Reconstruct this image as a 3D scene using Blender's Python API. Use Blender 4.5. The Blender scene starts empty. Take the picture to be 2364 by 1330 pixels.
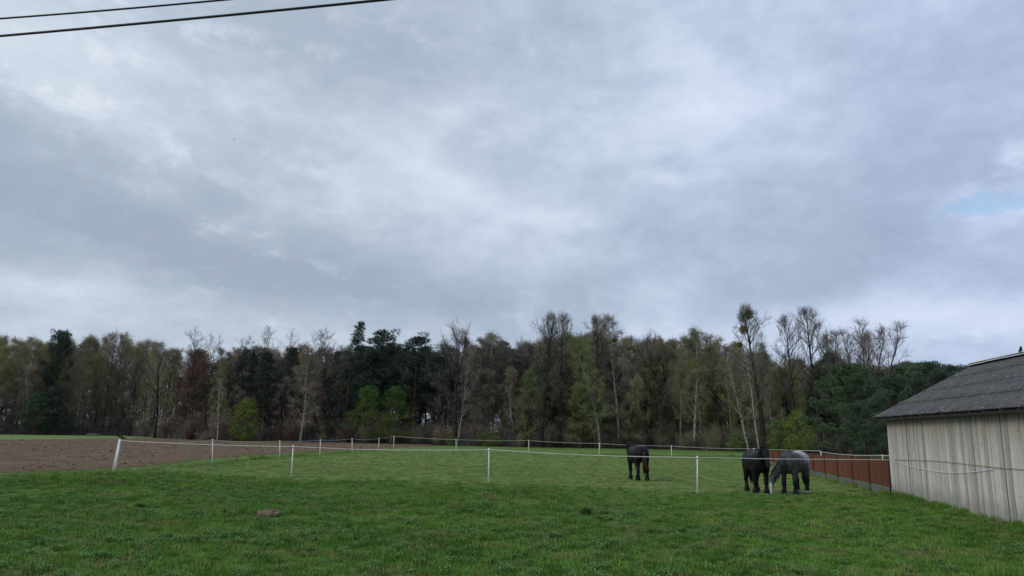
import bpy, bmesh, math, random
import numpy as np
from mathutils import Vector, Matrix, noise

R = math.radians
nr = np.random.RandomState
S = bpy.context.scene
C = S.collection

# ------------------------------------------------------------------ camera
F = 1707.0                                   # focal length in pixels of the 2364 px wide photograph
CAM_H = 2.0
PITCH = math.atan(332.3 / F)
cam = bpy.data.objects.new('camera', bpy.data.cameras.new('camera'))
C.objects.link(cam)
cam.data.sensor_width = 36.0
cam.data.lens = F / 2364 * 36
cam.data.clip_start = 0.1
cam.data.clip_end = 8000
CM = Matrix.Translation((0, 0, CAM_H)) @ Matrix.Rotation(math.pi / 2 + PITCH, 4, 'X') @ Matrix.Rotation(R(1.0), 4, 'Z')
cam.matrix_world = CM
S.camera = cam

# ------------------------------------------------------------------ exposure
S.view_settings.view_transform = 'Standard'
S.view_settings.look = 'None'
S.view_settings.exposure = 0.0
S.view_settings.gamma = 1.0
S.view_settings.use_curve_mapping = False

SUN_EL, SUN_AZ = R(32), R(243)               # azimuth clockwise from +Y: behind the camera, to the left

def ray(px, py):
    v = Vector(((px - 1182) / F, -(py - 665) / F, -1.0))
    return (CM.to_3x3() @ v)

def G(px, py, z=0.0):
    """pixel of the photograph -> point on the level z"""
    d = ray(px, py)
    return Vector((0, 0, CAM_H)) + d * ((z - CAM_H) / d.z)

def at_depth(px, py, y):
    d = ray(px, py)
    return Vector((0, 0, CAM_H)) + d * (y / d.y)

# ------------------------------------------------------------------ sky
class NB:
    """small node builder"""
    def __init__(self, tree):
        self.t = tree; self.n = tree.nodes; self.l = tree.links
    def node(self, typ, **kw):
        n = self.n.new(typ)
        for k, v in kw.items():
            setattr(n, k, v)
        return n
    def put(self, sock, v):
        if isinstance(v, bpy.types.NodeSocket):
            self.l.new(v, sock)
        elif v is not None:
            if isinstance(v, (tuple, list)) and len(v) == 3 and sock.type == 'RGBA':
                v = (*v, 1)
            sock.default_value = v
    def math(self, op, a, b=None, c=None, clamp=False):
        n = self.node('ShaderNodeMath', operation=op, use_clamp=clamp)
        self.put(n.inputs[0], a); self.put(n.inputs[1], b)
        if c is not None: self.put(n.inputs[2], c)
        return n.outputs[0]
    def mix(self, f, a, b, blend='MIX'):
        n = self.node('ShaderNodeMix', data_type='RGBA', blend_type=blend, clamp_factor=True)
        self.put(n.inputs[0], f); self.put(n.inputs[6], a); self.put(n.inputs[7], b)
        return n.outputs[2]
    def noise(self, vec, scale, detail=4, rough=.55, dist=0.0, w=None):
        n = self.node('ShaderNodeTexNoise')
        if w is not None:
            n.noise_dimensions = '4D'; n.inputs['W'].default_value = w
        self.put(n.inputs['Vector'], vec); n.inputs['Scale'].default_value = scale
        n.inputs['Detail'].default_value = detail; n.inputs['Roughness'].default_value = rough
        n.inputs['Distortion'].default_value = dist
        return n.outputs['Fac']
    def ramp(self, v, lo, hi, smooth=True):
        n = self.node('ShaderNodeMapRange'); n.interpolation_type = 'SMOOTHSTEP' if smooth else 'LINEAR'
        self.put(n.inputs[0], v); n.inputs[1].default_value = lo; n.inputs[2].default_value = hi
        return n.outputs[0]
    def comb(self, x, y, z):
        n = self.node('ShaderNodeCombineXYZ')
        self.put(n.inputs[0], x); self.put(n.inputs[1], y); self.put(n.inputs[2], z)
        return n.outputs[0]
    def sep(self, v):
        n = self.node('ShaderNodeSeparateXYZ'); self.put(n.inputs[0], v)
        return n.outputs
    def scale(self, v, s):
        n = self.node('ShaderNodeVectorMath', operation='MULTIPLY'); self.put(n.inputs[0], v)
        n.inputs[1].default_value = s
        return n.outputs[0]

W = bpy.data.worlds.new('World'); S.world = W; W.use_nodes = True
nb = NB(W.node_tree); nb.n.clear()
tc = nb.node('ShaderNodeTexCoord')
x, y, z = nb.sep(tc.outputs['Generated'])
sky = nb.node('ShaderNodeTexSky'); sky.sky_type = 'NISHITA'; sky.sun_disc = False
sky.sun_elevation = SUN_EL; sky.sun_rotation = SUN_AZ
bg_sky = nb.node('ShaderNodeBackground'); nb.l.new(sky.outputs[0], bg_sky.inputs[0]); bg_sky.inputs[1].default_value = 0.15
az = nb.math('ARCTAN2', x, y)
el = nb.math('ARCSINE', z)
zz = nb.math('ADD', nb.math('MAXIMUM', z, 0.0), 0.24)
u = nb.math('DIVIDE', x, zz); v = nb.math('DIVIDE', y, zz)
P = nb.comb(u, v, 0.3)
big = nb.noise(P, 0.75, 5, .52, .35, 3.1)
Q = nb.comb(x, y, nb.math('MULTIPLY', z, 1.7))
mid = nb.noise(P, 2.2, 4, .5, .2, 7.7)
fine = nb.noise(Q, 11.0, 7, .60, 0, 1.2)
finer = nb.noise(Q, 30.0, 5, .55, 0, 5.2)
puff = nb.math('MULTIPLY', nb.ramp(nb.noise(Q, 16.0, 7, .6, 0, 33.0), .50, .68), nb.ramp(nb.noise(P, 1.5, 3, .5, 0, 44.0), .40, .62))
t = nb.math('ADD', nb.math('ADD', nb.math('MULTIPLY', nb.math('SUBTRACT', finer, .5), .50), nb.math('MULTIPLY', puff, .55)), -.09)
t = nb.math('ADD', t, nb.math('ADD', nb.math('ADD', nb.math('MULTIPLY', nb.math('SUBTRACT', big, .5), .75),
                           nb.math('MULTIPLY', nb.math('SUBTRACT', mid, .5), 0.95)),
            nb.math('MULTIPLY', nb.math('SUBTRACT', fine, .5), 1.05)))
# cloud banks: (pixel x, pixel y, width, height, tilt, strength) turned into compass bearing and height above the horizon
wob = nb.math('MULTIPLY', nb.math('SUBTRACT', nb.noise(P, 1.1, 4, .55, 0, 9.0), .5), 0.22)
wob2 = nb.math('MULTIPLY', nb.math('SUBTRACT', nb.noise(P, 1.4, 4, .55, 0, 19.0), .5), 0.10)
azw = nb.math('ADD', az, wob); elw = nb.math('ADD', el, wob2)
BANKS = [(60, 360, 300, 70, .20, -.42), (350, 560, 520, 62, .16, -.50), (780, 640, 330, 50, .06, -.30),
         (60, 110, 260, 130, 0, .30), (40, 630, 260, 30, .1, .16), (300, 700, 420, 30, 0, .10),
         (820, 170, 300, 90, .1, -.26), (480, 450, 60, 22, 0, -.22), (560, 215, 120, 28, .1, .26),
         (1050, 480, 260, 75, .25, .24), (1000, 395, 120, 26, .35, .25), (950, 300, 160, 60, 0, .14),
         (1600, 290, 280, 120, -.3, .22), (1500, 90, 300, 80, -.5, .14), (2290, 525, 80, 30, .2, .40), (1000, 450, 330, 110, .3, .08), (1640, 180, 130, 50, .4, .22), (1660, 265, 90, 30, .1, .2), (1060, 250, 60, 30, 0, .15), (1530, 430, 60, 20, .4, .2), (1230, 480, 110, 22, .2, .2),
         (2150, 400, 330, 170, -.1, -.18), (1750, 600, 420, 90, 0, -.16), (2230, 730, 260, 45, 0, .42),
         (1300, 690, 700, 60, 0, -.08), (250, 420, 200, 30, .1, .26), (2000, 100, 330, 120, 0, .02)]
for (px, py, sx, sy, tilt, amp) in BANKS:
    d = ray(px, py).normalized()
    a0, e0 = math.atan2(d.x, d.y), math.asin(d.z)
    sx /= F; sy /= F
    da = nb.math('SUBTRACT', azw, a0); de = nb.math('SUBTRACT', elw, e0)
    c_, s_ = math.cos(-tilt), math.sin(-tilt)
    a = nb.math('ADD', nb.math('MULTIPLY', da, c_ / sx), nb.math('MULTIPLY', de, s_ / sx))
    b = nb.math('ADD', nb.math('MULTIPLY', da, -s_ / sy), nb.math('MULTIPLY', de, c_ / sy))
    q = nb.math('ADD', nb.math('MULTIPLY', a, a), nb.math('MULTIPLY', b, b))
    g = nb.math('MULTIPLY', nb.math('EXPONENT', nb.math('MULTIPLY', q, -0.7)), amp * 1.25)
    t = nb.math('ADD', t, g)
t = nb.math('ADD', nb.math('MULTIPLY', t, 0.66), 0.545)
cr = nb.node('ShaderNodeValToRGB'); nb.l.new(t, cr.inputs[0])
e = cr.color_ramp.elements
e[0].position = 0.0; e[0].color = (.37, .435, .525, 1)
e[1].position = 1.0; e[1].color = (.76, .80, .87, 1)
for p_, c_ in ((.3, (.435, .505, .60)), (.5, (.515, .585, .685)), (.72, (.63, .695, .79))):
    k = e.new(p_); k.color = (*c_, 1)
# clouds read bluer towards the right of the view
blu = nb.ramp(az, -.35, .65)
ccol = nb.mix(blu, nb.mix(1.0, cr.outputs[0], (.975, 1.0, 1.015), 'MULTIPLY'), nb.mix(1.0, cr.outputs[0], (.915, .968, 1.10), 'MULTIPLY'))
bg_cl = nb.node('ShaderNodeBackground'); nb.l.new(ccol, bg_cl.inputs[0]); bg_cl.inputs[1].default_value = 1.0
gap_n = nb.noise(Q, 14.0, 7, .6, 0, 21.0)
d = ray(2290, 500).normalized()
ga = nb.math('MULTIPLY', nb.math('SUBTRACT', azw, math.atan2(d.x, d.y)), F / 110)
ge = nb.math('MULTIPLY', nb.math('SUBTRACT', elw, math.asin(d.z)), F / 42)
gg = nb.math('EXPONENT', nb.math('MULTIPLY', nb.math('ADD', nb.math('MULTIPLY', ga, ga), nb.math('MULTIPLY', ge, ge)), -1))
gap = nb.ramp(nb.math('ADD', nb.math('MULTIPLY', gap_n, 1.0), nb.math('MULTIPLY', gg, .36)), .68, .80)
gap = nb.math('MULTIPLY', gap, .75)
ms = nb.node('ShaderNodeMixShader')
nb.l.new(gap, ms.inputs[0]); nb.l.new(bg_cl.outputs[0], ms.inputs[1]); nb.l.new(bg_sky.outputs[0], ms.inputs[2])
wo = nb.node('ShaderNodeOutputWorld'); nb.l.new(ms.outputs[0], wo.inputs[0])

sl = bpy.data.lights.new('sun', 'SUN'); sl.energy = 1.35; sl.angle = R(25); sl.color = (1.0, .96, .9)
sun = bpy.data.objects.new('sun', sl); C.objects.link(sun)
sd = Vector((math.sin(SUN_AZ) * math.cos(SUN_EL), math.cos(SUN_AZ) * math.cos(SUN_EL), math.sin(SUN_EL)))
sun.rotation_euler = sd.to_track_quat('Z', 'Y').to_euler()
sun.location = (0, 0, 30)

# ------------------------------------------------------------------ helpers
def tag(o, label=None, cat=None, group=None, kind=None):
    if label: o['label'] = label
    if cat: o['category'] = cat
    if group: o['group'] = group
    if kind: o['kind'] = kind
    return o

def link_obj(name, me, mat=None, parent=None):
    o = bpy.data.objects.new(name, me); C.objects.link(o)
    if mat is not None:
        me.materials.clear(); me.materials.append(mat)
    if parent is not None: o.parent = parent
    return o

def empty(name, loc=(0, 0, 0), rz=0.0):
    o = bpy.data.objects.new(name, None); o.location = loc; o.rotation_euler = (0, 0, rz)
    o.empty_display_size = .3
    C.objects.link(o); return o

def mesh_np(name, verts, faces, smooth=False):
    me = bpy.data.meshes.new(name)
    me.from_pydata([tuple(v) for v in verts] if not isinstance(verts, np.ndarray) else verts.tolist(), [], faces)
    if smooth:
        me.polygons.foreach_set('use_smooth', [True] * len(me.polygons))
    me.update(); return me

def mesh_fast(name, V, Fc, k):
    """V (n,3), Fc (m,k) index array, all faces with k corners"""
    me = bpy.data.meshes.new(name)
    V = np.asarray(V, dtype=np.float32); Fc = np.asarray(Fc, dtype=np.int32)
    me.vertices.add(len(V)); me.vertices.foreach_set('co', V.ravel())
    me.loops.add(Fc.size); me.loops.foreach_set('vertex_index', Fc.ravel())
    me.polygons.add(len(Fc)); me.polygons.foreach_set('loop_start', np.arange(len(Fc), dtype=np.int32) * k)
    try: me.polygons.foreach_set('loop_total', np.full(len(Fc), k, dtype=np.int32))
    except Exception: pass
    me.update(calc_edges=True); me.validate(); return me

class MB:
    def __init__(s): s.v = []; s.f = []
    def box(s, c, size, M=None):
        c = Vector(c); hx, hy, hz = [k / 2 for k in size]; b = len(s.v)
        for dx in (-hx, hx):
            for dy in (-hy, hy):
                for dz in (-hz, hz):
                    p = Vector((dx, dy, dz))
                    if M is not None: p = M @ p
                    s.v.append(tuple(c + p))
        s.f += [tuple(b + i for i in q) for q in ((0, 1, 3, 2), (4, 6, 7, 5), (0, 4, 5, 1), (2, 3, 7, 6), (0, 2, 6, 4), (1, 5, 7, 3))]
    def tube(s, pts, rad, sides=6, cap=True):
        pts = [Vector(p) for p in pts]; b = len(s.v); n = len(pts)
        if not hasattr(rad, '__len__'): rad = [rad] * n
        up = None
        for i, p in enumerate(pts):
            t_ = (pts[min(i + 1, n - 1)] - pts[max(i - 1, 0)])
            t_ = t_.normalized() if t_.length > 1e-9 else Vector((0, 0, 1))
            if up is None:
                up = Vector((1, 0, 0)) if abs(t_.x) < .8 else Vector((0, 1, 0))
            a = (up - t_ * up.dot(t_)).normalized(); c_ = t_.cross(a); up = a
            for k in range(sides):
                th = 2 * math.pi * k / sides
                s.v.append(tuple(p + (a * math.cos(th) + c_ * math.sin(th)) * rad[i]))
        for i in range(n - 1):
            for k in range(sides):
                k2 = (k + 1) % sides
                s.f.append((b + i * sides + k, b + i * sides + k2, b + (i + 1) * sides + k2, b + (i + 1) * sides + k))
        if cap:
            s.f.append(tuple(b + k for k in range(sides))[::-1]); s.f.append(tuple(b + (n - 1) * sides + k for k in range(sides)))
    def mesh(s, name, smooth=False):
        return mesh_np(name, s.v, s.f, smooth)
    def build(s, name, mat, parent=None, smooth=False):
        return link_obj(name, s.mesh(name, smooth), mat, parent)

def copy_thing(o, parent=None, mats=None):
    c = o.copy(); C.objects.link(c); c.parent = parent
    for ch in list(o.children):
        copy_thing(ch, c)
    return c

# ------------------------------------------------------------------ materials
def material(name, fn, rough=.9, spec=.25):
    m = bpy.data.materials.new(name); m.use_nodes = True
    b = NB(m.node_tree)
    bs = b.n['Principled BSDF']
    bs.inputs['Roughness'].default_value = rough
    bs.inputs['Specular IOR Level'].default_value = spec
    col = fn(b, bs)
    b.put(bs.inputs['Base Color'], col)
    return m

def bump(b, bs, h, strength=.5, dist=.02):
    n = b.node('ShaderNodeBump'); n.inputs['Strength'].default_value = strength; n.inputs['Distance'].default_value = dist
    b.put(n.inputs['Height'], h); b.l.new(n.outputs[0], bs.inputs['Normal'])

def plain(name, c, var=.15, rough=.9, spec=.25):
    def fn(b, bs):
        oi = b.node('ShaderNodeObjectInfo')
        tcn = b.node('ShaderNodeTexCoord')
        n = b.noise(tcn.outputs['Object'], 3.0, 4)
        f = b.math('ADD', b.math('MULTIPLY', oi.outputs['Random'], .5), b.math('MULTIPLY', n, .5))
        return b.mix(f, tuple(k * (1 - var) for k in c), tuple(k * (1 + var) for k in c))
    return material(name, fn, rough, spec)

def foliage(name, c1, c2, c3=None, trans=0.0, clump=.45):
    """c1..c2 vary clump by clump and leaf by leaf, every tree a bit different"""
    def fn(b, bs):
        oi = b.node('ShaderNodeObjectInfo'); ge = b.node('ShaderNodeNewGeometry')
        tcn = b.node('ShaderNodeTexCoord')
        n = b.ramp(b.noise(tcn.outputs['Object'], clump, 3), .3, .7)
        f = b.math('ADD', b.math('MULTIPLY', n, .55), b.math('MULTIPLY', ge.outputs['Random Per Island'], .45))
        col = b.mix(f, c1, c2)
        if c3: col = b.mix(b.math('MULTIPLY', oi.outputs['Random'], .75), col, c3)
        return col
    return material(name, fn, .75, .2)

M = {}
def bark(name, c, c2, sc=6):
    def fn(b, bs):
        tcn = b.node('ShaderNodeTexCoord')
        v = b.scale(tcn.outputs['Object'], (1, 1, .25))
        n = b.noise(v, sc, 5, .6)
        bump(b, bs, n, .6, .03)
        return b.mix(b.ramp(n, .3, .7), c, c2)
    return material(name, fn, .95, .15)
M['bark_dark'] = bark('bark_dark', (0.020, 0.018, 0.016), (0.047, 0.041, 0.036))
M['bark_grey'] = bark('bark_grey', (.07, .065, .058), (.16, .145, .125))
M['bark_brown'] = bark('bark_brown', (0.065, 0.047, 0.036), (0.143, 0.101, 0.075))
M['bark_pine'] = bark('bark_pine', (.06, .04, .03), (.14, .085, .055))
def birch(b, bs):
    tcn = b.node('ShaderNodeTexCoord')
    v = b.scale(tcn.outputs['Object'], (1, 1, 3.0))
    n = b.noise(v, 1.1, 5, .7)
    n2 = b.noise(tcn.outputs['Object'], 5, 3)
    c = b.mix(n2, (.24, .23, .21), (.42, .41, .38))
    return b.mix(b.ramp(n, .52, .60), c, (.05, .045, .04))
M['bark_birch'] = material('bark_birch', birch, .8, .2)
M['twig_dark'] = foliage('twig_dark', (0.110, 0.101, 0.092), (0.230, 0.208, 0.188), (0.164, 0.149, 0.136))
M['twig_brown'] = foliage('twig_brown', (0.159, 0.125, 0.099), (0.327, 0.252, 0.199), (0.225, 0.190, 0.159))
M['twig_red'] = foliage('twig_red', (0.103, 0.052, 0.041), (0.216, 0.107, 0.079), (0.147, 0.078, 0.061))
M['twig_pale'] = foliage('twig_pale', (.12, .10, .088), (.22, .185, .165), (.17, .14, .125))
M['bud_olive'] = foliage('bud_olive', (0.175, 0.180, 0.075), (0.362, 0.356, 0.145), (0.242, 0.237, 0.120))
M['bud_green'] = foliage('bud_green', (0.099, 0.153, 0.031), (0.235, 0.315, 0.069), (0.144, 0.199, 0.053))
M['leaf_bright'] = foliage('leaf_bright', (0.049, 0.107, 0.020), (0.137, 0.235, 0.044), (0.087, 0.147, 0.029), clump=1.2)
M['leaf_lime'] = foliage('leaf_lime', (0.083, 0.135, 0.021), (0.208, 0.281, 0.052), (0.135, 0.187, 0.031), clump=1.2)
M['needle_blue'] = foliage('needle_blue', (.026, .042, .030), (.078, .112, .078), (.040, .060, .045))
M['needle_green'] = foliage('needle_green', (.016, .042, .028), (.150, .210, .105), (.055, .090, .055), clump=2.2)
M['mistletoe'] = foliage('mistletoe', (0.060, 0.090, 0.018), (0.120, 0.168, 0.036))
M['mistletoe_gold'] = foliage('mistletoe_gold', (.10, .085, .015), (.19, .15, .03))

def grass_colour(b, pos, inner_mask):
    """one colouring by place, shared by the soil sheet and the blades"""
    n1 = b.noise(pos, .22, 4, .6)
    n2 = b.noise(pos, .9, 4, .6)
    n3 = b.noise(pos, 4.5, 3, .6)
    base = b.mix(b.ramp(n1, .35, .65), (.070, .165, .028), (.118, .230, .042))
    base = b.mix(b.math('MULTIPLY', b.ramp(n2, .47, .66), .72), base, (.190, .180, .080))
    base = b.mix(b.math('MULTIPLY', b.ramp(b.noise(pos, 1.7, 4, .6, 0, 5.0), .56, .70), .6), base, (.040, .080, .022))
    inner = b.mix(b.ramp(n2, .35, .65), (.112, .205, .048), (.225, .275, .090))
    inner = b.mix(b.math('MULTIPLY', b.ramp(n1, .45, .7), .6), inner, (.120, .205, .045))
    inner = b.mix(b.math('MULTIPLY', b.ramp(n3, .58, .72), .7), inner, (.062, .100, .030))
    inner = b.mix(b.math('MULTIPLY', b.ramp(b.noise(pos, .5, 4, .6, 0, 15.0), .55, .72), .5), inner, (.20, .19, .11))
    col = b.mix(inner_mask, base, inner)
    return col, n3

# ------------------------------------------------------------------ plan of the place
near_row = [G(262, 1090), G(672, 1105), G(1128, 1116), G(1610, 1140)]
far_row = [G(490, 1073), G(646, 1059), G(738, 1053), G(813, 1046), G(874, 1041), G(908, 1037), G(1053, 1043),
           G(1220, 1046), G(1383, 1052), G(1550, 1057), G(1742, 1064)]
CORNER = G(2062, 1142)                         # left corner of the barn wall
WDIR = (CORNER - G(2364, 1215)).normalized()   # along the wall, away from the camera
WN = Vector((WDIR.y, -WDIR.x, 0))              # into the barn (to the right)
pasture_poly = np.array([(p.x, p.y) for p in near_row + [CORNER] + [CORNER + WDIR * 33] + far_row[::-1]])

def in_poly_sd(X, Y, poly):
    """signed distance, positive inside"""
    n = len(poly); ins = np.zeros(X.shape, bool); dmin = np.full(X.shape, 1e9)
    for i in range(n):
        x0, y0 = poly[i]; x1, y1 = poly[(i + 1) % n]
        c = ((y0 > Y) != (y1 > Y)) & (X < (x1 - x0) * (Y - y0) / (y1 - y0 + 1e-12) + x0)
        ins ^= c
        ex, ey = x1 - x0, y1 - y0; L2 = ex * ex + ey * ey + 1e-12
        tt = np.clip(((X - x0) * ex + (Y - y0) * ey) / L2, 0, 1)
        d = np.hypot(X - x0 - tt * ex, Y - y0 - tt * ey); dmin = np.minimum(dmin, d)
    return np.where(ins, dmin, -dmin)

def wave(X, Y, s, seed):
    r = np.random.RandomState(seed); out = np.zeros_like(X)
    for k in range(7):
        a = r.uniform(0, 6.28); f = s * (1.6 ** (k * .6)); ph = r.uniform(0, 6.28)
        out += np.sin(X * math.cos(a) * f + Y * math.sin(a) * f + ph + 1.3 * np.sin(X * f * .7 - Y * f * .5 + ph)) / (1.25 ** k)
    return out / 3.2

def gz(X, Y):
    X = np.asarray(X, float); Y = np.asarray(Y, float)
    dip = -.15 * np.exp(-(((X - 10.2) / 3.4) ** 2 + ((Y - 29.6) / 2.6) ** 2))
    return 0.022 * wave(X, Y, .35, 4) + .012 * wave(X, Y, 1.6, 5) + dip

# forest edge (depth of the first trees along each bearing)
EDGE = [(-400, 1000), (0, 1003), (300, 1006), (380, 1012), (470, 1018), (700, 1021), (950, 1026), (1200, 1032), (1500, 1036), (1700, 1042), (1850, 1046), (2400, 1056)]
edge_pts = [G(a, b) for a, b in EDGE]
edge_az = np.array([p.x / p.y for p in edge_pts]); edge_y = np.array([p.y for p in edge_pts])
def edge_depth(x_over_y):
    return np.interp(x_over_y, edge_az, edge_y)
def edge_at(px):
    d = ray(px, 1000); return float(edge_depth(d.x / d.y))

plough_px = [(-700, 1200), (0, 1091), (180, 1084), (330, 1076), (490, 1058), (650, 1047), (800, 1040), (905, 1034.5), (1000, 1031),
             (1000, 1027.5), (900, 1024.5), (620, 1020), (420, 1015), (330, 1013), (170, 1014.5), (0, 1017), (-700, 1017)]
plough_poly = np.array([(G(a, b).x, G(a, b).y) for a, b in plough_px])
plough_poly[0] = (-45, 29); plough_poly[-1] = (-110, 96)

# ------------------------------------------------------------------ ground
def grid_mesh(name, xs, ys, zf):
    X, Y = np.meshgrid(xs, ys); Z = zf(X, Y)
    V = np.stack([X, Y, Z], -1).reshape(-1, 3)
    nx, ny = len(xs), len(ys)
    i = np.arange(nx * ny).reshape(ny, nx)
    q = np.stack([i[:-1, :-1], i[:-1, 1:], i[1:, 1:], i[1:, :-1]], -1).reshape(-1, 4)
    me = mesh_fast(name, V, q, 4)
    me.polygons.foreach_set('use_smooth', [True] * len(me.polygons))
    return me, X, Y

xs = np.concatenate([[-3000, -1200, -500, -260, -160], np.arange(-120, -30, 1.0), np.arange(-30, 30, .28), np.arange(30, 100, 1.0), [140, 260, 500, 1200, 3000]])
ys = np.concatenate([[-3000, -1000, -200, -40, -10, 0], np.arange(3, 50, .28), np.arange(50, 130, .6), np.arange(130, 190, 2), [240, 400, 900, 3000]])
gm, GX, GY = grid_mesh('ground', xs, ys, lambda X, Y: gz(X, Y) + np.where(np.abs(X) > 150, 0, 0))
def mask_arrays(X, Y):
    sd_ = in_poly_sd(X, Y, pasture_poly) + .6 * wave(X, Y, .8, 11) + .3 * wave(X, Y, 3.0, 14)
    inner = np.clip(sd_ / 2.2 + .5, 0, 1)
    # dry strip along the ploughed field's edge
    pd = in_poly_sd(X, Y, plough_poly) + .4 * wave(X, Y, .5, 12)
    inner = np.maximum(inner, np.clip(1 - np.abs(pd + 1.2) / 2.4, 0, 1) * (Y < 90))
    far = ((pd < 0) & (Y > 84) & (X / Y < -.26)).astype(float)
    ed = edge_depth(X / np.maximum(Y, 1)) - 3.0 + 1.2 * wave(X, Y, .3, 13)
    forest = np.clip((Y - ed) / 2.5, 0, 1)
    lush = np.clip(1 - np.abs(in_poly_sd(X, Y, pasture_poly)) / 30, 0, 1) * ((Y > 70) & (X > -14)) * (in_poly_sd(X, Y, pasture_poly) < 0)
    return inner, far, forest, lush
inner, farm, forest, lush = mask_arrays(GX, GY)
ca = gm.color_attributes.new('zone', 'FLOAT_COLOR', 'POINT')
ca.data.foreach_set('color', np.stack([inner, np.maximum(farm, lush * .6), forest, np.ones_like(inner)], -1).astype(np.float32).ravel())

def ground_fn(b, bs):
    ge = b.node('ShaderNodeNewGeometry'); pos = ge.outputs['Position']
    at = b.node('ShaderNodeAttribute'); at.attribute_name = 'zone'
    r_, g_, b_ = b.sep(at.outputs['Color'])
    col, n3 = grass_colour(b, pos, r_)
    col = b.mix(b.math('MULTIPLY', b.ramp(n3, .35, .75), .45), col, (.055, .060, .026))
    farc = b.mix(b.noise(pos, .15, 3), (.14, .20, .055), (.21, .27, .10))
    col = b.mix(g_, col, farc)
    n4 = b.noise(pos, 2.0, 5, .65)
    fl = b.mix(n4, (.030, .026, .018), (.085, .064, .042))
    col = b.mix(b_, col, fl)
    h = b.math('ADD', b.noise(pos, 9, 5, .7), b.math('MULTIPLY', b.noise(pos, 30, 3, .7), .5))
    bump(b, bs, h, .9, .06)
    return col
M['ground'] = material('meadow_soil', ground_fn, .95, .1)
gm.materials.append(M['ground'])
ground = link_obj('ground', gm); tag(ground, kind='structure')

# ploughed field: relief of clods, its edge running under the turf
def pz(X, Y):
    sdp = in_poly_sd(X, Y, plough_poly) + .5 * wave(X, Y, .7, 21) + .25 * wave(X, Y, 2.5, 22)
    clod = .035 * wave(X, Y, 2.2, 23) + .03 * wave(X, Y, 5.5, 24)
    spots = np.clip(wave(X, Y, 1.3, 26) + .6 * wave(X, Y, 4.2, 27) - .8, 0, 1) * .22
    rows = .02 * np.sin((X * .92 - Y * .38) * 5.2 + wave(X, Y, .2, 25) * 2)
    z_ = gz(X, Y) + .05 + clod + rows + spots
    return np.where(sdp > 0, z_, gz(X, Y) - .12 + .17 * np.clip(sdp / .6 + 1, 0, 1))
pm, PX, PY = grid_mesh('ploughed_field', np.concatenate([np.arange(-130, -60, .8), np.arange(-60, -8, .22)]), np.concatenate([np.arange(27, 70, .2), np.arange(70, 125, .5)]), pz)
sdp = in_poly_sd(PX, PY, plough_poly)
bm = bmesh.new(); bm.from_mesh(pm); bm.verts.ensure_lookup_table()
far_out = (sdp.ravel() < -3.0)
bmesh.ops.delete(bm, geom=[bm.verts[int(i)] for i in np.nonzero(far_out)[0]], context='VERTS')
bm.to_mesh(pm); bm.free()
def plough_fn(b, bs):
    ge = b.node('ShaderNodeNewGeometry'); pos = ge.outputs['Position']
    n1 = b.noise(pos, .25, 3); n2 = b.noise(b.scale(pos, (1, 2.2, 1)), 1.6, 6, .68); n3 = b.noise(pos, 9, 4, .7)
    c = b.mix(b.ramp(n2, .3, .7), (.110, .074, .042), (.205, .146, .098))
    c = b.mix(b.math('MULTIPLY', b.ramp(n1, .45, .7), .6), c, (.215, .160, .115))
    c = b.mix(b.math('MULTIPLY', b.ramp(n3, .62, .78), .7), c, (.055, .036, .028))
    n5 = b.noise(b.scale(pos, (.8, 1.6, 1)), 2.6, 3, .5, 0, 6.0)
    c = b.mix(b.math('MULTIPLY', b.ramp(n5, .64, .70), .85), c, (.030, .022, .018))
    bump(b, bs, b.math('ADD', n3, n2), .9, .08)
    return c
M['plough'] = material('ploughed_soil', plough_fn, .97, .1)
pm.materials.clear(); pm.materials.append(M['plough'])
tag(link_obj('ploughed_field', pm), kind='structure')

r = nr(61); n = 900
cx_ = r.uniform(-75, -9, n * 6); cy_ = 29 + 62 * r.uniform(0, 1, n * 6) ** 1.6
ok = (in_poly_sd(cx_, cy_, plough_poly) > .4) & (wave(cx_, cy_, .9, 62) > -.3); cx_, cy_ = cx_[ok][:n], cy_[ok][:n]; n = len(cx_)
oct_ = np.array([[1, 0, 0], [0, 1, 0], [-1, 0, 0], [0, -1, 0], [0, 0, .8], [0, 0, -.6]]); of_ = np.array([[0, 1, 4], [1, 2, 4], [2, 3, 4], [3, 0, 4], [1, 0, 5], [2, 1, 5], [3, 2, 5], [0, 3, 5]])
sz = r.uniform(.02, .07, n) * (1 + cy_ / 90); ang = r.uniform(0, 6.28, n); jig = r.uniform(.6, 1.3, (n, 6, 3))
vv = oct_[None] * jig * sz[:, None, None]; ca_, sa_ = np.cos(ang)[:, None], np.sin(ang)[:, None]
vv = np.stack([vv[..., 0] * ca_ - vv[..., 1] * sa_, vv[..., 0] * sa_ + vv[..., 1] * ca_, vv[..., 2]], -1)
vv += np.stack([cx_, cy_, pz(cx_, cy_) + .01], 1)[:, None]
M['clod'] = plain('damp_clod', (.085, .058, .042), .5, .95, .1)
o = link_obj('soil_clods', mesh_fast('soil_clods', vv.reshape(-1, 3), (np.arange(n)[:, None, None] * 6 + of_[None]).reshape(-1, 3), 3), M['clod']); tag(o, 'dark clods of turned soil strewn over the ploughed field', 'soil clods', kind='stuff')

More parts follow.
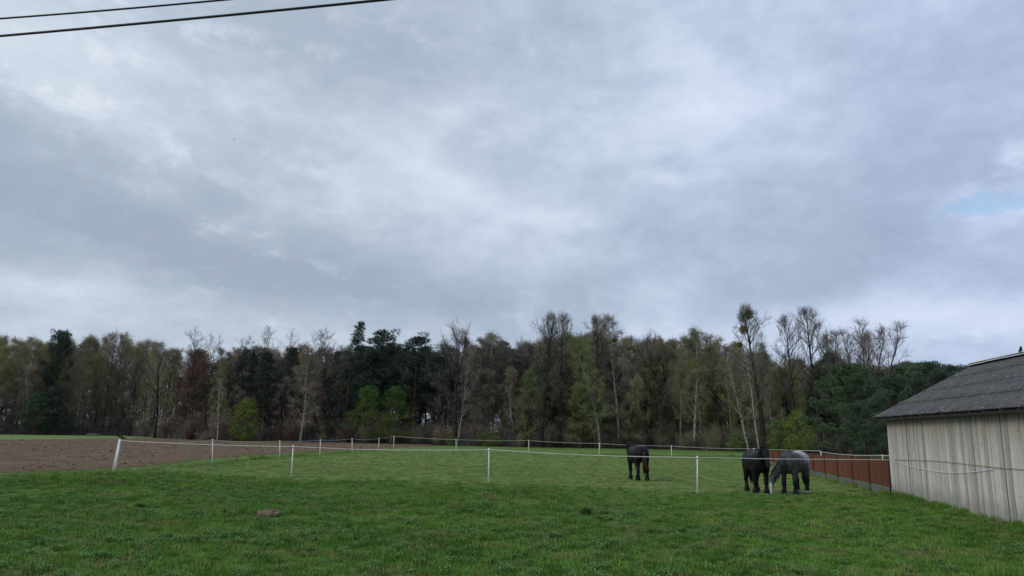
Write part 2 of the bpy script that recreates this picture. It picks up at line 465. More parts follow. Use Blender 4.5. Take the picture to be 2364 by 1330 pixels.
# ------------------------------------------------------------------ barn
EAVE_H = 2.72
barn = empty('barn', CORNER, math.atan2(WDIR.y, WDIR.x))     # local +x: along the wall away from camera, local -y: into the barn
tag(barn, 'weathered grey plank barn with a dark corrugated roof at the right edge', 'barn')
BL = 17.0                                                     # length towards the camera
def plank_fn(b, bs):
    oi = b.node('ShaderNodeObjectInfo'); tcn = b.node('ShaderNodeTexCoord'); ge = b.node('ShaderNodeNewGeometry')
    off = b.math('MULTIPLY', oi.outputs['Random'], 40.0)
    ox, oy, oz = b.sep(tcn.outputs['Object'])
    v = b.comb(b.math('ADD', b.math('MULTIPLY', ox, 14.0), off), oy, b.math('ADD', b.math('MULTIPLY', oz, .8), off))
    n = b.noise(v, 1.6, 6, .65)
    v2 = b.comb(b.math('ADD', b.math('MULTIPLY', ox, 3.0), off), oy, b.math('ADD', b.math('MULTIPLY', oz, 1.0), off))
    n2 = b.noise(v2, 1.3, 4, .6)
    kn = b.noise(b.comb(b.math('ADD', b.math('MULTIPLY', ox, 5.0), off), 0.0, b.math('ADD', b.math('MULTIPLY', oz, 2.6), off)), 2.0, 2, .4)
    c = b.mix(oi.outputs['Random'], (.46, .44, .405), (.66, .63, .58))
    c = b.mix(b.math('MULTIPLY', b.ramp(n, .42, .70), .60), c, (.27, .255, .235))
    c = b.mix(b.math('MULTIPLY', b.ramp(n2, .5, .75), .55), c, (.58, .57, .55))
    c = b.mix(b.math('MULTIPLY', b.ramp(kn, .66, .74), .8), c, (.12, .095, .075))
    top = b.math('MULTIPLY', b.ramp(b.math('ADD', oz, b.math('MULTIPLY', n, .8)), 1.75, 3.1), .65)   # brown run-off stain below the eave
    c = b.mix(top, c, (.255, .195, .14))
    wn = b.node('ShaderNodeTexWhiteNoise'); wn.noise_dimensions = '1D'; b.put(wn.inputs['W'], off)
    c = b.mix(b.math('MULTIPLY', b.ramp(wn.outputs['Value'], .70, .95), .5), c, (.20, .205, .21))
    low = b.math('MULTIPLY', b.ramp(b.math('SUBTRACT', b.math('MULTIPLY', n2, .9), oz), -.25, .35), .6)
    c = b.mix(low, c, (.20, .205, .16))
    bump(b, bs, n, .5, .008)
    return c
M['plank'] = material('weathered_plank', plank_fn, .9, .2)
rng = random.Random(5)
xx = 0.0; k = 0
plank_mats = M['plank']
while xx < BL:
    w = rng.choice([.12, .15, .17, .19, .2, .22, .24]) * rng.uniform(.92, 1.08)
    th = rng.uniform(.018, .03); out = rng.uniform(0, .018)
    bot = rng.uniform(-.04, .02) - .02
    zt = EAVE_H - .02
    mb = MB(); b0 = len(mb.v); gap_ = rng.choice([.010, .014, .020, .028, .042]); ww = w - gap_
    lean = rng.uniform(-.006, .006); bow = rng.uniform(-.006, .012)
    # slightly bowed plank with chamfered front edges (five levels)
    prof = [(-ww / 2, 0), (-ww / 2, th * .8), (-ww / 2 + .004, th), (ww / 2 - .004, th), (ww / 2, th * .8), (ww / 2, 0)]
    levels = 4
    for L in range(levels):
        s_ = L / (levels - 1); z_ = bot + (zt - bot) * s_
        for (a, b_) in prof:
            mb.v.append((a + lean * (s_ - .5) * 2, b_ + out + bow * math.sin(s_ * math.pi), z_))
    for L in range(levels - 1):
        for q in range(6):
            q2 = (q + 1) % 6
            mb.f.append((L * 6 + q, L * 6 + q2, (L + 1) * 6 + q2, (L + 1) * 6 + q))
    mb.f.append(tuple(range(6))[::-1]); mb.f.append(tuple((levels - 1) * 6 + q for q in range(6)))
    o = mb.build('plank', M['plank'], barn)
    o.location = (-(xx + w / 2), 0, 0)
    xx += w
BL = xx
# solid dark backing and the other walls
M['interior'] = plain('barn_inside', (.03, .027, .024))
mb = MB(); mb.box((-BL / 2, -.03, EAVE_H / 2 - .03), (BL, .05, EAVE_H - .06)); mb.build('inner_lining', M['interior'], barn)
# ridge: solved so that the gable edge runs from the eave corner to the ridge end seen in the photograph
U0, OVER = .55, .38
def bw(lx, ly, lz):   # barn local -> world ; ly>0 = towards the meadow
    return CORNER + WDIR * lx - WN * ly + Vector((0, 0, lz))
dr = ray(2243, 846)
# point on ray with along-coordinate U0:
o_ = Vector((0, 0, CAM_H)) - CORNER
tt_ = (U0 - o_.dot(WDIR)) / dr.dot(WDIR)
rp = Vector((0, 0, CAM_H)) + dr * tt_
HALF_W = (rp - CORNER).dot(WN); RIDGE_H = rp.z
print('ridge', HALF_W, RIDGE_H)
slope_dy = HALF_W + OVER; slope_dz = RIDGE_H - (EAVE_H + .02)
SL = math.hypot(slope_dy, slope_dz); sa = math.atan2(slope_dz, slope_dy)
def roof_fn(b, bs):
    oi = b.node('ShaderNodeObjectInfo'); ge = b.node('ShaderNodeNewGeometry'); pos = ge.outputs['Position']
    n = b.noise(pos, 2.2, 6, .7); n2 = b.noise(pos, 14, 4, .6); n3 = b.noise(pos, 5.0, 3, .5, 0, 4.0)
    c = b.mix(b.ramp(n, .3, .7), (.060, .060, .065), (.120, .118, .122))
    c = b.mix(b.math('MULTIPLY', oi.outputs['Random'], .35), c, (.095, .088, .090))
    c = b.mix(b.math('MULTIPLY', b.ramp(n2, .52, .70), .6), c, (.155, .155, .15))
    c = b.mix(b.ramp(n3, .705, .735), c, (.42, .43, .40))           # pale lichen spots
    bump(b, bs, n2, .6, .01)
    return c
M['roof'] = material('fibre_cement', roof_fn, .92, .2)
ROWS, SW = 4, 1.02
SHL = SL / ROWS + .14
def sheet_mesh(seed):
    r = random.Random(seed); mb = MB(); waves = 6; seg = 6; n = waves * seg + 1; T = .007
    for side in (0, 1):
        for j in range(3):
            yj = -j / 2 * SHL
            for i in range(n):
                xi = i / (n - 1) * (SW + .05)
                zi = .018 * math.sin(i / seg * 2 * math.pi) - side * T + r.uniform(-.001, .001)
                edge = r.uniform(-.018, .018) if j == 0 else 0
                mb.v.append((xi, yj + edge, zi))
    def id_(s, j, i): return s * 3 * n + j * n + i
    for j in range(2):
        for i in range(n - 1):
            mb.f.append((id_(0, j, i), id_(0, j + 1, i), id_(0, j + 1, i + 1), id_(0, j, i + 1)))
            mb.f.append((id_(1, j, i), id_(1, j, i + 1), id_(1, j + 1, i + 1), id_(1, j + 1, i)))
    for i in range(n - 1):
        mb.f.append((id_(0, 0, i), id_(0, 0, i + 1), id_(1, 0, i + 1), id_(1, 0, i)))
        mb.f.append((id_(0, 2, i), id_(1, 2, i), id_(1, 2, i + 1), id_(0, 2, i + 1)))
    for j in range(2):
        mb.f.append((id_(0, j, 0), id_(1, j, 0), id_(1, j + 1, 0), id_(0, j + 1, 0)))
        mb.f.append((id_(0, j, n - 1), id_(0, j + 1, n - 1), id_(1, j + 1, n - 1), id_(1, j, n - 1)))
    me = mb.mesh('roof_sheet', True); me.materials.append(M['roof']); return me
sheets = [sheet_mesh(i) for i in range(3)]
ncol = int(math.ceil((BL + U0 + .4) / SW))
for side in (1, -1):                     # near slope, then the slope on the far side of the ridge
    for r_ in range(ROWS):
        for c_ in range(ncol):
            o = bpy.data.objects.new('roof_sheet', sheets[(r_ * 5 + c_ * 3) % 3]); C.objects.link(o); o.parent = barn
            s0 = r_ * SL / ROWS
            lx = U0 - (c_ + 1) * SW + rng.uniform(-.006, .006)
            yv = OVER - math.cos(sa) * s0 if side == 1 else -2 * HALF_W - OVER + math.cos(sa) * s0
            zv = EAVE_H + .02 + math.sin(sa) * s0 + .030 + rng.uniform(0, .003)
            # local sheet -y runs up the slope
            if side == 1:
                o.rotation_euler = (-(sa - .013), 0, 0)
                o.location = (lx, yv, zv)
            else:
                o.rotation_euler = (-(sa - .006), 0, math.pi)
                o.location = (lx + SW, yv, zv)
M['cap'] = plain('pale_fixing', (.30, .31, .30), .3)
for r_ in range(ROWS):
    mb = MB()
    for k in range(int(ncol * 1.9)):
        lx = U0 - .1 - k * SW / 1.9 + rng.uniform(-.09, .09); s0 = r_ * SL / ROWS + rng.uniform(.05, .12)
        if rng.random() < .25: s0 += rng.uniform(.1, 1.0)
        w = rng.uniform(.018, .045)
        c_ = Vector((lx, OVER - math.cos(sa) * s0 - math.sin(sa) * .062, EAVE_H + .02 + math.sin(sa) * s0 + .030 + math.cos(sa) * .030))
        mb.box(c_, (w * rng.uniform(1, 2), w, .022), Matrix.Rotation(-sa, 3, 'X'))
    o = mb.build('fixing_caps', M['cap'], barn); o['kind'] = 'stuff'
M['metal'] = plain('galvanised_ridge', (.62, .65, .68), .08, .45, .5)
mb = MB()
for (y0_, z0_, y1_, z1_) in ((-.0, .0, .17, -.085), (0, 0, -.17, -.085)):
    n = 12
    for i in range(n):
        a0 = U0 + .02 - i * (ncol * SW) / n; a1 = U0 + .02 - (i + 1) * (ncol * SW) / n
        b0 = len(mb.v); zb = RIDGE_H + .115 + rng.uniform(-.006, .006)
        for (a, yv, zv) in ((a0, y0_, z0_), (a1, y0_, z0_), (a1, y1_, z1_), (a0, y1_, z1_)):
            for t_ in (0, -.006):
                mb.v.append((a, -HALF_W + yv, zb + zv + t_))
        mb.f += [(b0, b0 + 2, b0 + 4, b0 + 6), (b0 + 1, b0 + 7, b0 + 5, b0 + 3), (b0, b0 + 1, b0 + 3, b0 + 2), (b0 + 2, b0 + 3, b0 + 5, b0 + 4), (b0 + 4, b0 + 5, b0 + 7, b0 + 6), (b0 + 6, b0 + 7, b0 + 1, b0)]
mb.tube([(U0 + .02, -HALF_W, RIDGE_H + .12), (U0 - ncol * SW, -HALF_W, RIDGE_H + .12)], .035, 8)
mb.build('ridge_cap', M['metal'], barn)
M['fascia'] = plain('shadow_dark_fascia', (.030, .028, .027), .3)  # near-black colour paints in the shadow line under the roof sheet ends
M['old_timber'] = plain('old_timber', (.09, .08, .07), .3)
mb = MB(); mb.box((U0 / 2 - BL / 2, OVER - .07, EAVE_H - .035), (BL + U0, .03, .085)); mb.build('fascia_board', M['fascia'], barn)
Mx = Matrix.Rotation(-sa, 3, 'X')
for side in (1, -1):
    for i in range(int(BL / .9) + 1):
        mb = MB(); L = SL
        c_ = Vector((0.1 - i * .9, OVER - math.cos(sa) * L / 2, EAVE_H + .02 + math.sin(sa) * L / 2 - .075))
        if side == -1: c_.y = -2 * HALF_W - c_.y
        mb.box(c_, (.07, L - .1, .11), Matrix.Rotation(-sa * side, 3, 'X'))
        mb.build('rafter', M['old_timber'], barn)
# verge board along the near gable, gable wall of planks, far wall
mb = MB(); c_ = Vector((U0 - .03, OVER - math.cos(sa) * SL / 2, EAVE_H + .02 + math.sin(sa) * SL / 2 - .05)); mb.box(c_, (.03, SL, .12), Mx); mb.build('verge_board', M['old_timber'], barn)
mb = MB(); c_ = Vector((U0 - .03, -2 * HALF_W - OVER + math.cos(sa) * SL / 2, EAVE_H + .02 + math.sin(sa) * SL / 2 - .05)); mb.box(c_, (.03, SL, .12), Matrix.Rotation(sa, 3, 'X')); mb.build('verge_board', M['old_timber'], barn)
for end in (0, 1):
    yy = .03
    while yy > -2 * HALF_W:
        w = rng.uniform(.15, .24); yc = yy - w / 2
        top = EAVE_H - .05 + (min(-yc, 2 * HALF_W + yc) + .0) * math.tan(sa)
        mb = MB(); mb.box((0, 0, top / 2 - .03), (w - .01, .025, top))
        o = mb.build('plank', M['plank'], barn); o.rotation_euler = (0, 0, math.pi / 2)
        o.location = ((.012 if end == 0 else -BL - .012) , yc, 0)
        yy -= w
mb = MB(); mb.box((-BL / 2, -2 * HALF_W - .02, EAVE_H / 2), (BL, .04, EAVE_H)); mb.build('rear_wall', M['old_timber'], barn)

# rope and cord hanging on the barn wall
def rope(name, pts, r, mat, label, cat='rope', sides=6, group=None):
    mb = MB(); mb.tube(pts, r, sides); o = mb.build(name, mat, None, True)
    tag(o, label, cat, group); return o
def smooth_path(ctrl, n=8):
    out = []
    for i in range(len(ctrl) - 1):
        p0 = Vector(ctrl[max(i - 1, 0)]); p1 = Vector(ctrl[i]); p2 = Vector(ctrl[i + 1]); p3 = Vector(ctrl[min(i + 2, len(ctrl) - 1)])
        for k in range(n):
            t_ = k / n
            out.append(.5 * ((2 * p1) + (p2 - p0) * t_ + (2 * p0 - 5 * p1 + 4 * p2 - p3) * t_ * t_ + (3 * p1 - p0 - 3 * p2 + p3) * t_ ** 3))
    out.append(Vector(ctrl[-1])); return out
def on_wall(px, py, off=.07):
    """point of the wall plane seen at a pixel, a little proud of it"""
    d = ray(px, py); o_ = Vector((0, 0, CAM_H)); n = WN
    t_ = ((CORNER - WN * off) - o_).dot(n) / d.dot(n)
    return o_ + d * t_
M['rope_yellow'] = plain('rope_yellow', (.44, .37, .15), .15, .9)
M['tape'] = plain('white_tape', (.52, .51, .46), .05, .8)
M['post_white'] = plain('white_paint', (.74, .74, .70), .08, .6)
p_end = on_wall(2364, 1084)
rope('rope', smooth_path([on_wall(2063, 1061), on_wall(2160, 1064), on_wall(2230, 1071), on_wall(2300, 1079), p_end, p_end - WDIR * 5 + Vector((0, 0, .03))]), .009, M['rope_yellow'],
     'yellowish rope running almost straight along the grey plank wall of the barn')
rope('cord', smooth_path([on_wall(2064, 1063), on_wall(2090, 1073), on_wall(2130, 1083), on_wall(2175, 1090), on_wall(2215, 1091), on_wall(2260, 1088), on_wall(2290, 1083)]), .008, M['post_white'],
     'white cord sagging in a loop below the yellowish rope on the barn wall', 'cord')

# ------------------------------------------------------------------ brown panel fence
def brown_fn(b, bs):
    tcn = b.node('ShaderNodeTexCoord'); oi = b.node('ShaderNodeObjectInfo')
    v = b.scale(tcn.outputs['Object'], (9, 1, .7))
    n = b.noise(v, 2.0, 5, .6); n2 = b.noise(b.scale(tcn.outputs['Object'], (7, 1, 1.6)), 2.4, 3, .5)
    c = b.mix(b.ramp(n, .3, .7), (.125, .042, .022), (.205, .074, .040))
    c = b.mix(b.math('MULTIPLY', oi.outputs['Random'], .3), c, (.075, .028, .018))
    c = b.mix(b.math('MULTIPLY', b.node('ShaderNodeNewGeometry').outputs['Random Per Island'], .45), c, (.070, .024, .014))
    return b.mix(b.math('MULTIPLY', b.ramp(n2, .70, .78), .5), c, (.36, .26, .2))
M['brown'] = material('brown_stain', brown_fn, .8, .25)
def conc_fn(b, bs):
    tcn = b.node('ShaderNodeTexCoord'); n = b.noise(tcn.outputs['Object'], 5, 5, .65)
    bump(b, bs, n, .5, .01)
    return b.mix(n, (.09, .09, .085), (.20, .20, .185))
M['concrete'] = material('old_concrete', conc_fn, .95, .2)
M['black_steel'] = plain('dark_steel', (.040, .022, .017), .2, .7)
bf = empty('panel_fence', CORNER, math.atan2(WDIR.y, WDIR.x))
tag(bf, 'reddish brown boarded fence on low concrete slabs running from the barn corner towards the wood', 'fence')
NP, PL = 13, 2.5
def fence_top(s): return 1.235 - .20 * min(s / 19.0, 1.0) + .02 * math.sin(s)
for i in range(NP):
    s0 = .12 + i * PL; s1 = s0 + PL - .10; mid_ = (s0 + s1) / 2
    ht = fence_top(mid_)
    mb = MB(); nbd = 19; wv = (s1 - s0) / nbd
    for k in range(nbd):
        h = ht - .255 + rng.uniform(-.006, .006)
        mb.box((-(s1 - s0) / 2 + (k + .5) * wv, rng.uniform(0, .006), .255 + h / 2), (wv - .012, .02, h))
    o = mb.build('fence_panel', M['brown'], bf); o.location = (mid_, .03, 0)
    mb = MB(); mb.box((0, 0, 0), (s1 - s0, .04, .06)); o = mb.build('rail', M['brown'], bf); o.location = (mid_, -.01, ht - .2)
    mb = MB(); mb.box((0, 0, 0), (s1 - s0, .04, .06)); o = mb.build('rail', M['brown'], bf); o.location = (mid_, -.01, .5)
    mb = MB()                          # concrete slab with its recessed field
    mb.box((0, 0, .10), (s1 - s0, .05, .26)); mb.box((0, .032, .205), (s1 - s0, .016, .05)); mb.box((0, .032, .005), (s1 - s0, .016, .06))
    for e_ in (-1, 1): mb.box((e_ * ((s1 - s0) / 2 - .03), .032, .105), (.06, .016, .145))
    o = mb.build('plinth_slab', M['concrete'], bf); o.location = (mid_, .03, -.02)
for i in range(NP + 1):
    s0 = .07 + i * PL
    mb = MB(); h = fence_top(s0) + .03; mb.box((0, 0, h / 2 - .1), (.05, .06, h + .2)); o = mb.build('post', M['black_steel'], bf); o.location = (s0, .045, 0)
# small white extension pegs carrying the tape along the top of the fence
pegs = []
peg_base = None
def fence_point(px, extra=0.0):
    """point on the fence line at a pixel column"""
    d = ray(px, 1050); o_ = Vector((0, 0, CAM_H))
    t_ = (CORNER - o_).dot(WN) / d.dot(WN)
    q = o_ + d * t_; return q
for i, (px, py, lab) in enumerate(((2039, 1051, 'short white peg on the brown fence nearest the barn corner'), (1897, 1043, 'short white peg on the brown fence beside the grey horse'))):
    q = fence_point(px); s_ = (q - CORNER).dot(WDIR)
    topz = (Vector((0, 0, CAM_H)) + ray(px, py) * (q.y / ray(px, py).y)).z
    h = fence_top(s_)
    mb = MB(); mb.tube([(0, 0, h - .06), (0, 0, topz)], .022, 6); mb.tube([(0, -.01, topz), (0, .05, topz + .01)], .018, 5)
    o = mb.build('fence_peg', M['post_white'], None); o.location = (q.x, q.y, 0) ; o.location -= WN * .03
    tag(o, lab, 'fence peg', 'short pegs on top of the brown fence'); pegs.append(Vector((o.location.x, o.location.y, topz)))

# dark picket fence further back, seen over the brown one
bk = empty('picket_fence', (0, 0, 0)); tag(bk, 'dark old picket fence seen just above the brown fence, in front of the pines', 'fence')
pa = G(1880, 1085); pa = Vector((pa.x * 48 / pa.y, 48, 0)); pb = Vector((ray(2110, 1050).x / ray(2110, 1050).y * 44, 44, 0))
bk.location = pa; dv = (pb - pa); Lb = dv.length; bk.rotation_euler = (0, 0, math.atan2(dv.y, dv.x))
M['picket'] = plain('dark_picket', (.045, .028, .022), .4)
n = int(Lb / .13)
for k in range(n):
    mb = MB(); h = .98 + rng.uniform(-.04, .04); b0 = 0
    mb.box((0, 0, h / 2), (.09, .02, h)); mb.v += [(-.045, -.01, h), (.045, -.01, h), (.045, .01, h), (-.045, .01, h), (0, 0, h + .06)]
    b0 = 8; mb.f += [(b0, b0 + 1, b0 + 4), (b0 + 1, b0 + 2, b0 + 4), (b0 + 2, b0 + 3, b0 + 4), (b0 + 3, b0, b0 + 4)]
    o = mb.build('picket', M['picket'], bk); o.location = (k * .13, 0, 0); o.rotation_euler = (0, rng.uniform(-.02, .02), 0)
for zz_ in (.3, .8):
    mb = MB(); mb.box((Lb / 2, .03, zz_), (Lb, .03, .07)); mb.build('rail', M['picket'], bk)

# ------------------------------------------------------------------ electric fence
def post(p, top_px, label, r=.026, wood=False):
    d = ray(*top_px); 
    top = Vector((0, 0, CAM_H)) + d * (p.y / d.y)
    o = empty('fence_post', p); h = top - p; h.y = 0
    mb = MB()
    if wood:
        for off in (-.045, .045):
            mb.tube([(off, 0, -.1), (h.x + off * .25, 0, h.z)], [.042, .036], 8)
    else:
        mb.tube([(-h.x * .1, 0, -.1), (h.x, 0, h.z)], [r, r * .85], 8)
    mb.build('pole', M['post_white'], o, True)
    mb = MB(); ins = h * .965; mb.tube([ins + Vector((-.05, 0, 0)), ins + Vector((.04, 0, 0))], .018, 6); mb.tube([ins + Vector((0, 0, -.05)), ins + Vector((0, 0, .05))], r * 1.25, 8)
    mb.build('insulator', M['post_white'], o, True)
    tag(o, label, 'fence post', 'white posts of the electric fence')
    return p + ins
T = {}
T['corner'] = post(near_row[0], (277, 1014), 'leaning double white post at the left corner of the paddock, by the ploughed field', wood=True)
T['n1'] = post(near_row[1], (677, 1028), 'white post in the near fence row, standing in front of the ploughed field')
T['n2'] = post(near_row[2], (1129, 1035), 'white post in the near fence row, midway across the grass and alone there')
T['n3'] = post(near_row[3], (1610, 1053), 'nearest white post, between the lone black horse and the pair of horses')
fl = ['white post in front of the ploughed field, next after the leaning corner post',
      'far white post just left of the tall near post, on the field edge',
      'far white post just right of the tall near post, on the field edge',
      'far white post on the field edge, second before the leaning far corner post',
      'far white post on the field edge, right beside the leaning far corner post',
      'slanting far corner post at the right end of the ploughed field',
      'far white post below the big spreading bare tree, first right of the ploughed field',
      'far white post between the single near post and the tall dark pair of trees',
      'far white post left of the lone black horse',
      'far white post right of the lone black horse',
      'far white post whose top shows just above the back of the black horse']
ftop = [(491, 1014), (646, 1017), (740, 1015), (813, 1012), (875, 1011), (910, 1006), (1053, 1014), (1221, 1016), (1384, 1023), (1550, 1029), (1740, 1035)]
prev = T['corner']; far_t = []
for p, tp, lb in zip(far_row, ftop, fl): far_t.append(post(p, tp, lb, .03))
def tape(a, b, sag, label, name='fence_tape', w=.02):
    pts = []
    n = 14; rr = random.Random(label)
    for i in range(n + 1):
        t_ = i / n; p = a.lerp(b, t_); p.z -= 4 * sag * t_ * (1 - t_); p.z += rr.uniform(-.006, .006); pts.append(p)
    mb = MB(); b0 = 0
    for p in pts:   # flat tape: upright ribbon with thickness
        for (dz, dt) in ((w, .003), (w, -.003), (-w, -.003), (-w, .003)): mb.v.append((p.x, p.y + dt, p.z + dz))
    for i in range(n):
        for k in range(4):
            k2 = (k + 1) % 4; mb.f.append((i * 4 + k, i * 4 + k2, i * 4 + 4 + k2, i * 4 + 4 + k))
    mb.f += [(0, 1, 2, 3), (n * 4 + 3, n * 4 + 2, n * 4 + 1, n * 4)]
    o = mb.build(name, M['tape']); tag(o, label, 'fence tape', 'white tape spans of the electric fence')
    return o
barn_pt = on_wall(2066, 1061, .06)
names_n = ['leaning corner post', 'post before the field', 'single middle post', 'nearest post']
tape(T['corner'], T['n1'], .05, 'near white tape between the leaning corner post and the post before the field', w=.013)
tape(T['n1'], T['n2'], .08, 'near white tape crossing the grass left of the single middle post', w=.013)
tape(T['n2'], T['n3'], .06, 'near white tape passing in front of the lone black horse', w=.013)
tape(T['n3'], barn_pt, .02, 'near white tape passing the pair of horses and tied to the barn corner', w=.013)
seg_lab = ['far white tape sagging from the leaning corner post over the field', 'far tape span behind the tall near post, over the brown field',
           'far tape span just right of the tall near post', 'far tape span over the narrow end of the ploughed field', 'far tape span two before the slanting far corner post',
           'short far tape span ending at the slanting far corner post', 'far tape span from the slanting corner post to the post below the big bare tree', 'far tape span in front of the brown bushes, mid wood',
           'far tape span right of centre, below the tall dark pair of trees', 'far tape span passing behind the lone black horse', 'far tape span between the lone horse and the pair of horses']
chain = [T['corner']] + far_t
sags = [.12, .07, .04, .05, .10, .05, .05, .05, .05, .05, .06]
for i in range(len(chain) - 1):
    tape(chain[i], chain[i + 1], sags[i], seg_lab[i], w=.011)
end1 = CORNER + WDIR * 14 + WN * 3.0 + Vector((0, 0, 1.25))
tape(chain[-1], pegs[1] + Vector((0, 0, .05)), .03, 'far tape span running behind the heads of the pair of horses to the brown fence', w=.013)
tape(pegs[1], pegs[0], .07, 'tape span between the two short pegs on the brown fence', w=.012)
tape(pegs[0], on_wall(2058, 1053, .03), .0, 'last short tape span between the fence peg and the barn', w=.014)
# knot at the barn corner
mb = MB(); k0 = barn_pt
for (dx, dz) in ((-.10, -.10), (-.07, -.14), (.05, .03)): mb.tube([k0, k0 + Vector((dx * .6, 0, dz * .4)), k0 + Vector((dx, 0, dz))], .011, 5)
mb.tube([k0 + Vector((-.04, 0, 0)), k0 + Vector((.04, 0, 0))], .035, 7)
tag(mb.build('tape_knot', M['tape']), 'knotted loose end of white tape at the barn corner', 'knot')

# ------------------------------------------------------------------ overhead cables
M['cable'] = plain('black_cable', (.012, .012, .018), .1, .5)
def cable(pxa, pxb, z0, r, label):
    a = G(*pxa, z0); b = G(*pxb, z0); d_ = b - a
    p0 = a - d_ * 2.2; p1 = b + d_ * 2.0; pts = []
    L = (p1 - p0).length
    for i in range(41):
        t_ = i / 40; p = p0.lerp(p1, t_); p.z += .25 * ((2 * t_ - 1) ** 2) - 0.02; pts.append(p)
    rope('power_cable', pts, r, M['cable'], label, 'cable', 6, 'overhead cables')
cable((0, 41), (505, 0), 7.6, .013, 'upper thinner dark overhead cable crossing the top left of the sky')
cable((0, 81), (872, 0), 7.0, .016, 'lower thicker dark overhead cable crossing the top left of the sky')

# ------------------------------------------------------------------ horses
def loft(mb, ch, sides=14, side_axis=Vector((0, 1, 0))):
    """ch: list of (position, half width across, half height along the path's other axis)"""
    pts = [Vector(c[0]) for c in ch]; n = len(pts); b = len(mb.v)
    for i, p in enumerate(pts):
        t_ = (pts[min(i + 1, n - 1)] - pts[max(i - 1, 0)]).normalized()
        s = (side_axis - t_ * side_axis.dot(t_)).normalized(); o_ = t_.cross(s)
        for k in range(sides):
            th = 2 * math.pi * k / sides
            mb.v.append(tuple(p + s * math.cos(th) * ch[i][1] + o_ * math.sin(th) * ch[i][2]))
    for i in range(n - 1):
        for k in range(sides):
            k2 = (k + 1) % sides; mb.f.append((b + i * sides + k, b + i * sides + k2, b + (i + 1) * sides + k2, b + (i + 1) * sides + k))
    mb.f.append(tuple(b + k for k in range(sides))[::-1]); mb.f.append(tuple(b + (n - 1) * sides + k for k in range(sides)))

def remesh(mb, vox=.024, name='body'):
    me = mb.mesh(name); bm = bmesh.new(); bm.from_mesh(me); bmesh.ops.recalc_face_normals(bm, faces=bm.faces); bm.to_mesh(me); bm.free()
    o = bpy.data.objects.new('tmp_shape', me); C.objects.link(o)
    m = o.modifiers.new('r', 'REMESH'); m.mode = 'VOXEL'; m.voxel_size = vox
    m = o.modifiers.new('s', 'SMOOTH'); m.factor = .5; m.iterations = 7
    dg = bpy.context.evaluated_depsgraph_get(); ev = o.evaluated_get(dg)
    out = bpy.data.meshes.new_from_object(ev); bpy.data.objects.remove(o)
    out.polygons.foreach_set('use_smooth', [True] * len(out.polygons)); out.name = name
    return out

def coat(name, dark, light, rump=0.0, face=0.0, socks=(), gloss=.5, brown=None):
    def fn(b, bs):
        tcn = b.node('ShaderNodeTexCoord'); ob_ = tcn.outputs['Object']; ox, oy, oz = b.sep(ob_)
        n = b.noise(ob_, 3.0, 5, .6); n2 = b.noise(ob_, 14, 4, .6)
        c = b.mix(b.math('ADD', b.math('MULTIPLY', n, .6), b.math('MULTIPLY', n2, .4)), dark, light)
        if rump:
            f = b.ramp(b.math('ADD', b.math('ADD', b.math('MULTIPLY', ox, -.9), b.math('MULTIPLY', oz, 1.0)), b.math('MULTIPLY', n, .8)), 1.62, 2.2)
            c = b.mix(b.math('MULTIPLY', f, rump), c, (.55, .56, .57))
            vo = b.node('ShaderNodeTexVoronoi'); vo.inputs['Scale'].default_value = 11.0; b.l.new(ob_, vo.inputs['Vector'])
            c = b.mix(b.math('MULTIPLY', b.ramp(vo.outputs['Distance'], .45, .15), .25), c, (.22, .22, .23))
            f2 = b.ramp(b.math('ADD', b.math('MULTIPLY', ox, -.5), n), .15, .75)
            c = b.mix(b.math('MULTIPLY', f2, .3), c, (.12, .115, .115))
            legs = b.ramp(oz, .72, .42); hd_ = b.ramp(ox, .95, 1.05)
            c = b.mix(b.math('MULTIPLY', legs, b.math('SUBTRACT', 1.0, hd_)), c, (.016, .016, .018))
            ay = b.math('ABSOLUTE', b.math('ADD', b.math('ADD', oy, .335), b.math('MULTIPLY', b.math('SUBTRACT', n, .5), .06)))
            blaze = b.math('MULTIPLY', b.math('MULTIPLY', b.ramp(b.math('ADD', ox, b.math('MULTIPLY', n2, .05)), 1.27, 1.30), b.ramp(ay, .045, .025)), b.ramp(oz, .52, .38))
            face_ = b.math('MULTIPLY', hd_, b.ramp(b.math('ADD', oz, b.math('MULTIPLY', n, .25)), .62, .38))
            c = b.mix(b.math('MULTIPLY', face_, .85), c, (.26, .25, .25))
            c = b.mix(blaze, c, (.50, .485, .46))
            c = b.mix(b.math('MULTIPLY', hd_, b.ramp(oz, .13, .09)), c, (.05, .045, .045))
            sock = b.math('MULTIPLY', b.ramp(ox, -.35, -.42), b.ramp(b.math('ADD', oz, b.math('MULTIPLY', n2, .08)), .21, .16))
            c = b.mix(sock, c, (.40, .385, .36))
        if brown: c = b.mix(b.math('MULTIPLY', b.ramp(n, .5, .7), .6), c, brown)
        return c
    m = material(name, fn, gloss, .1); return m

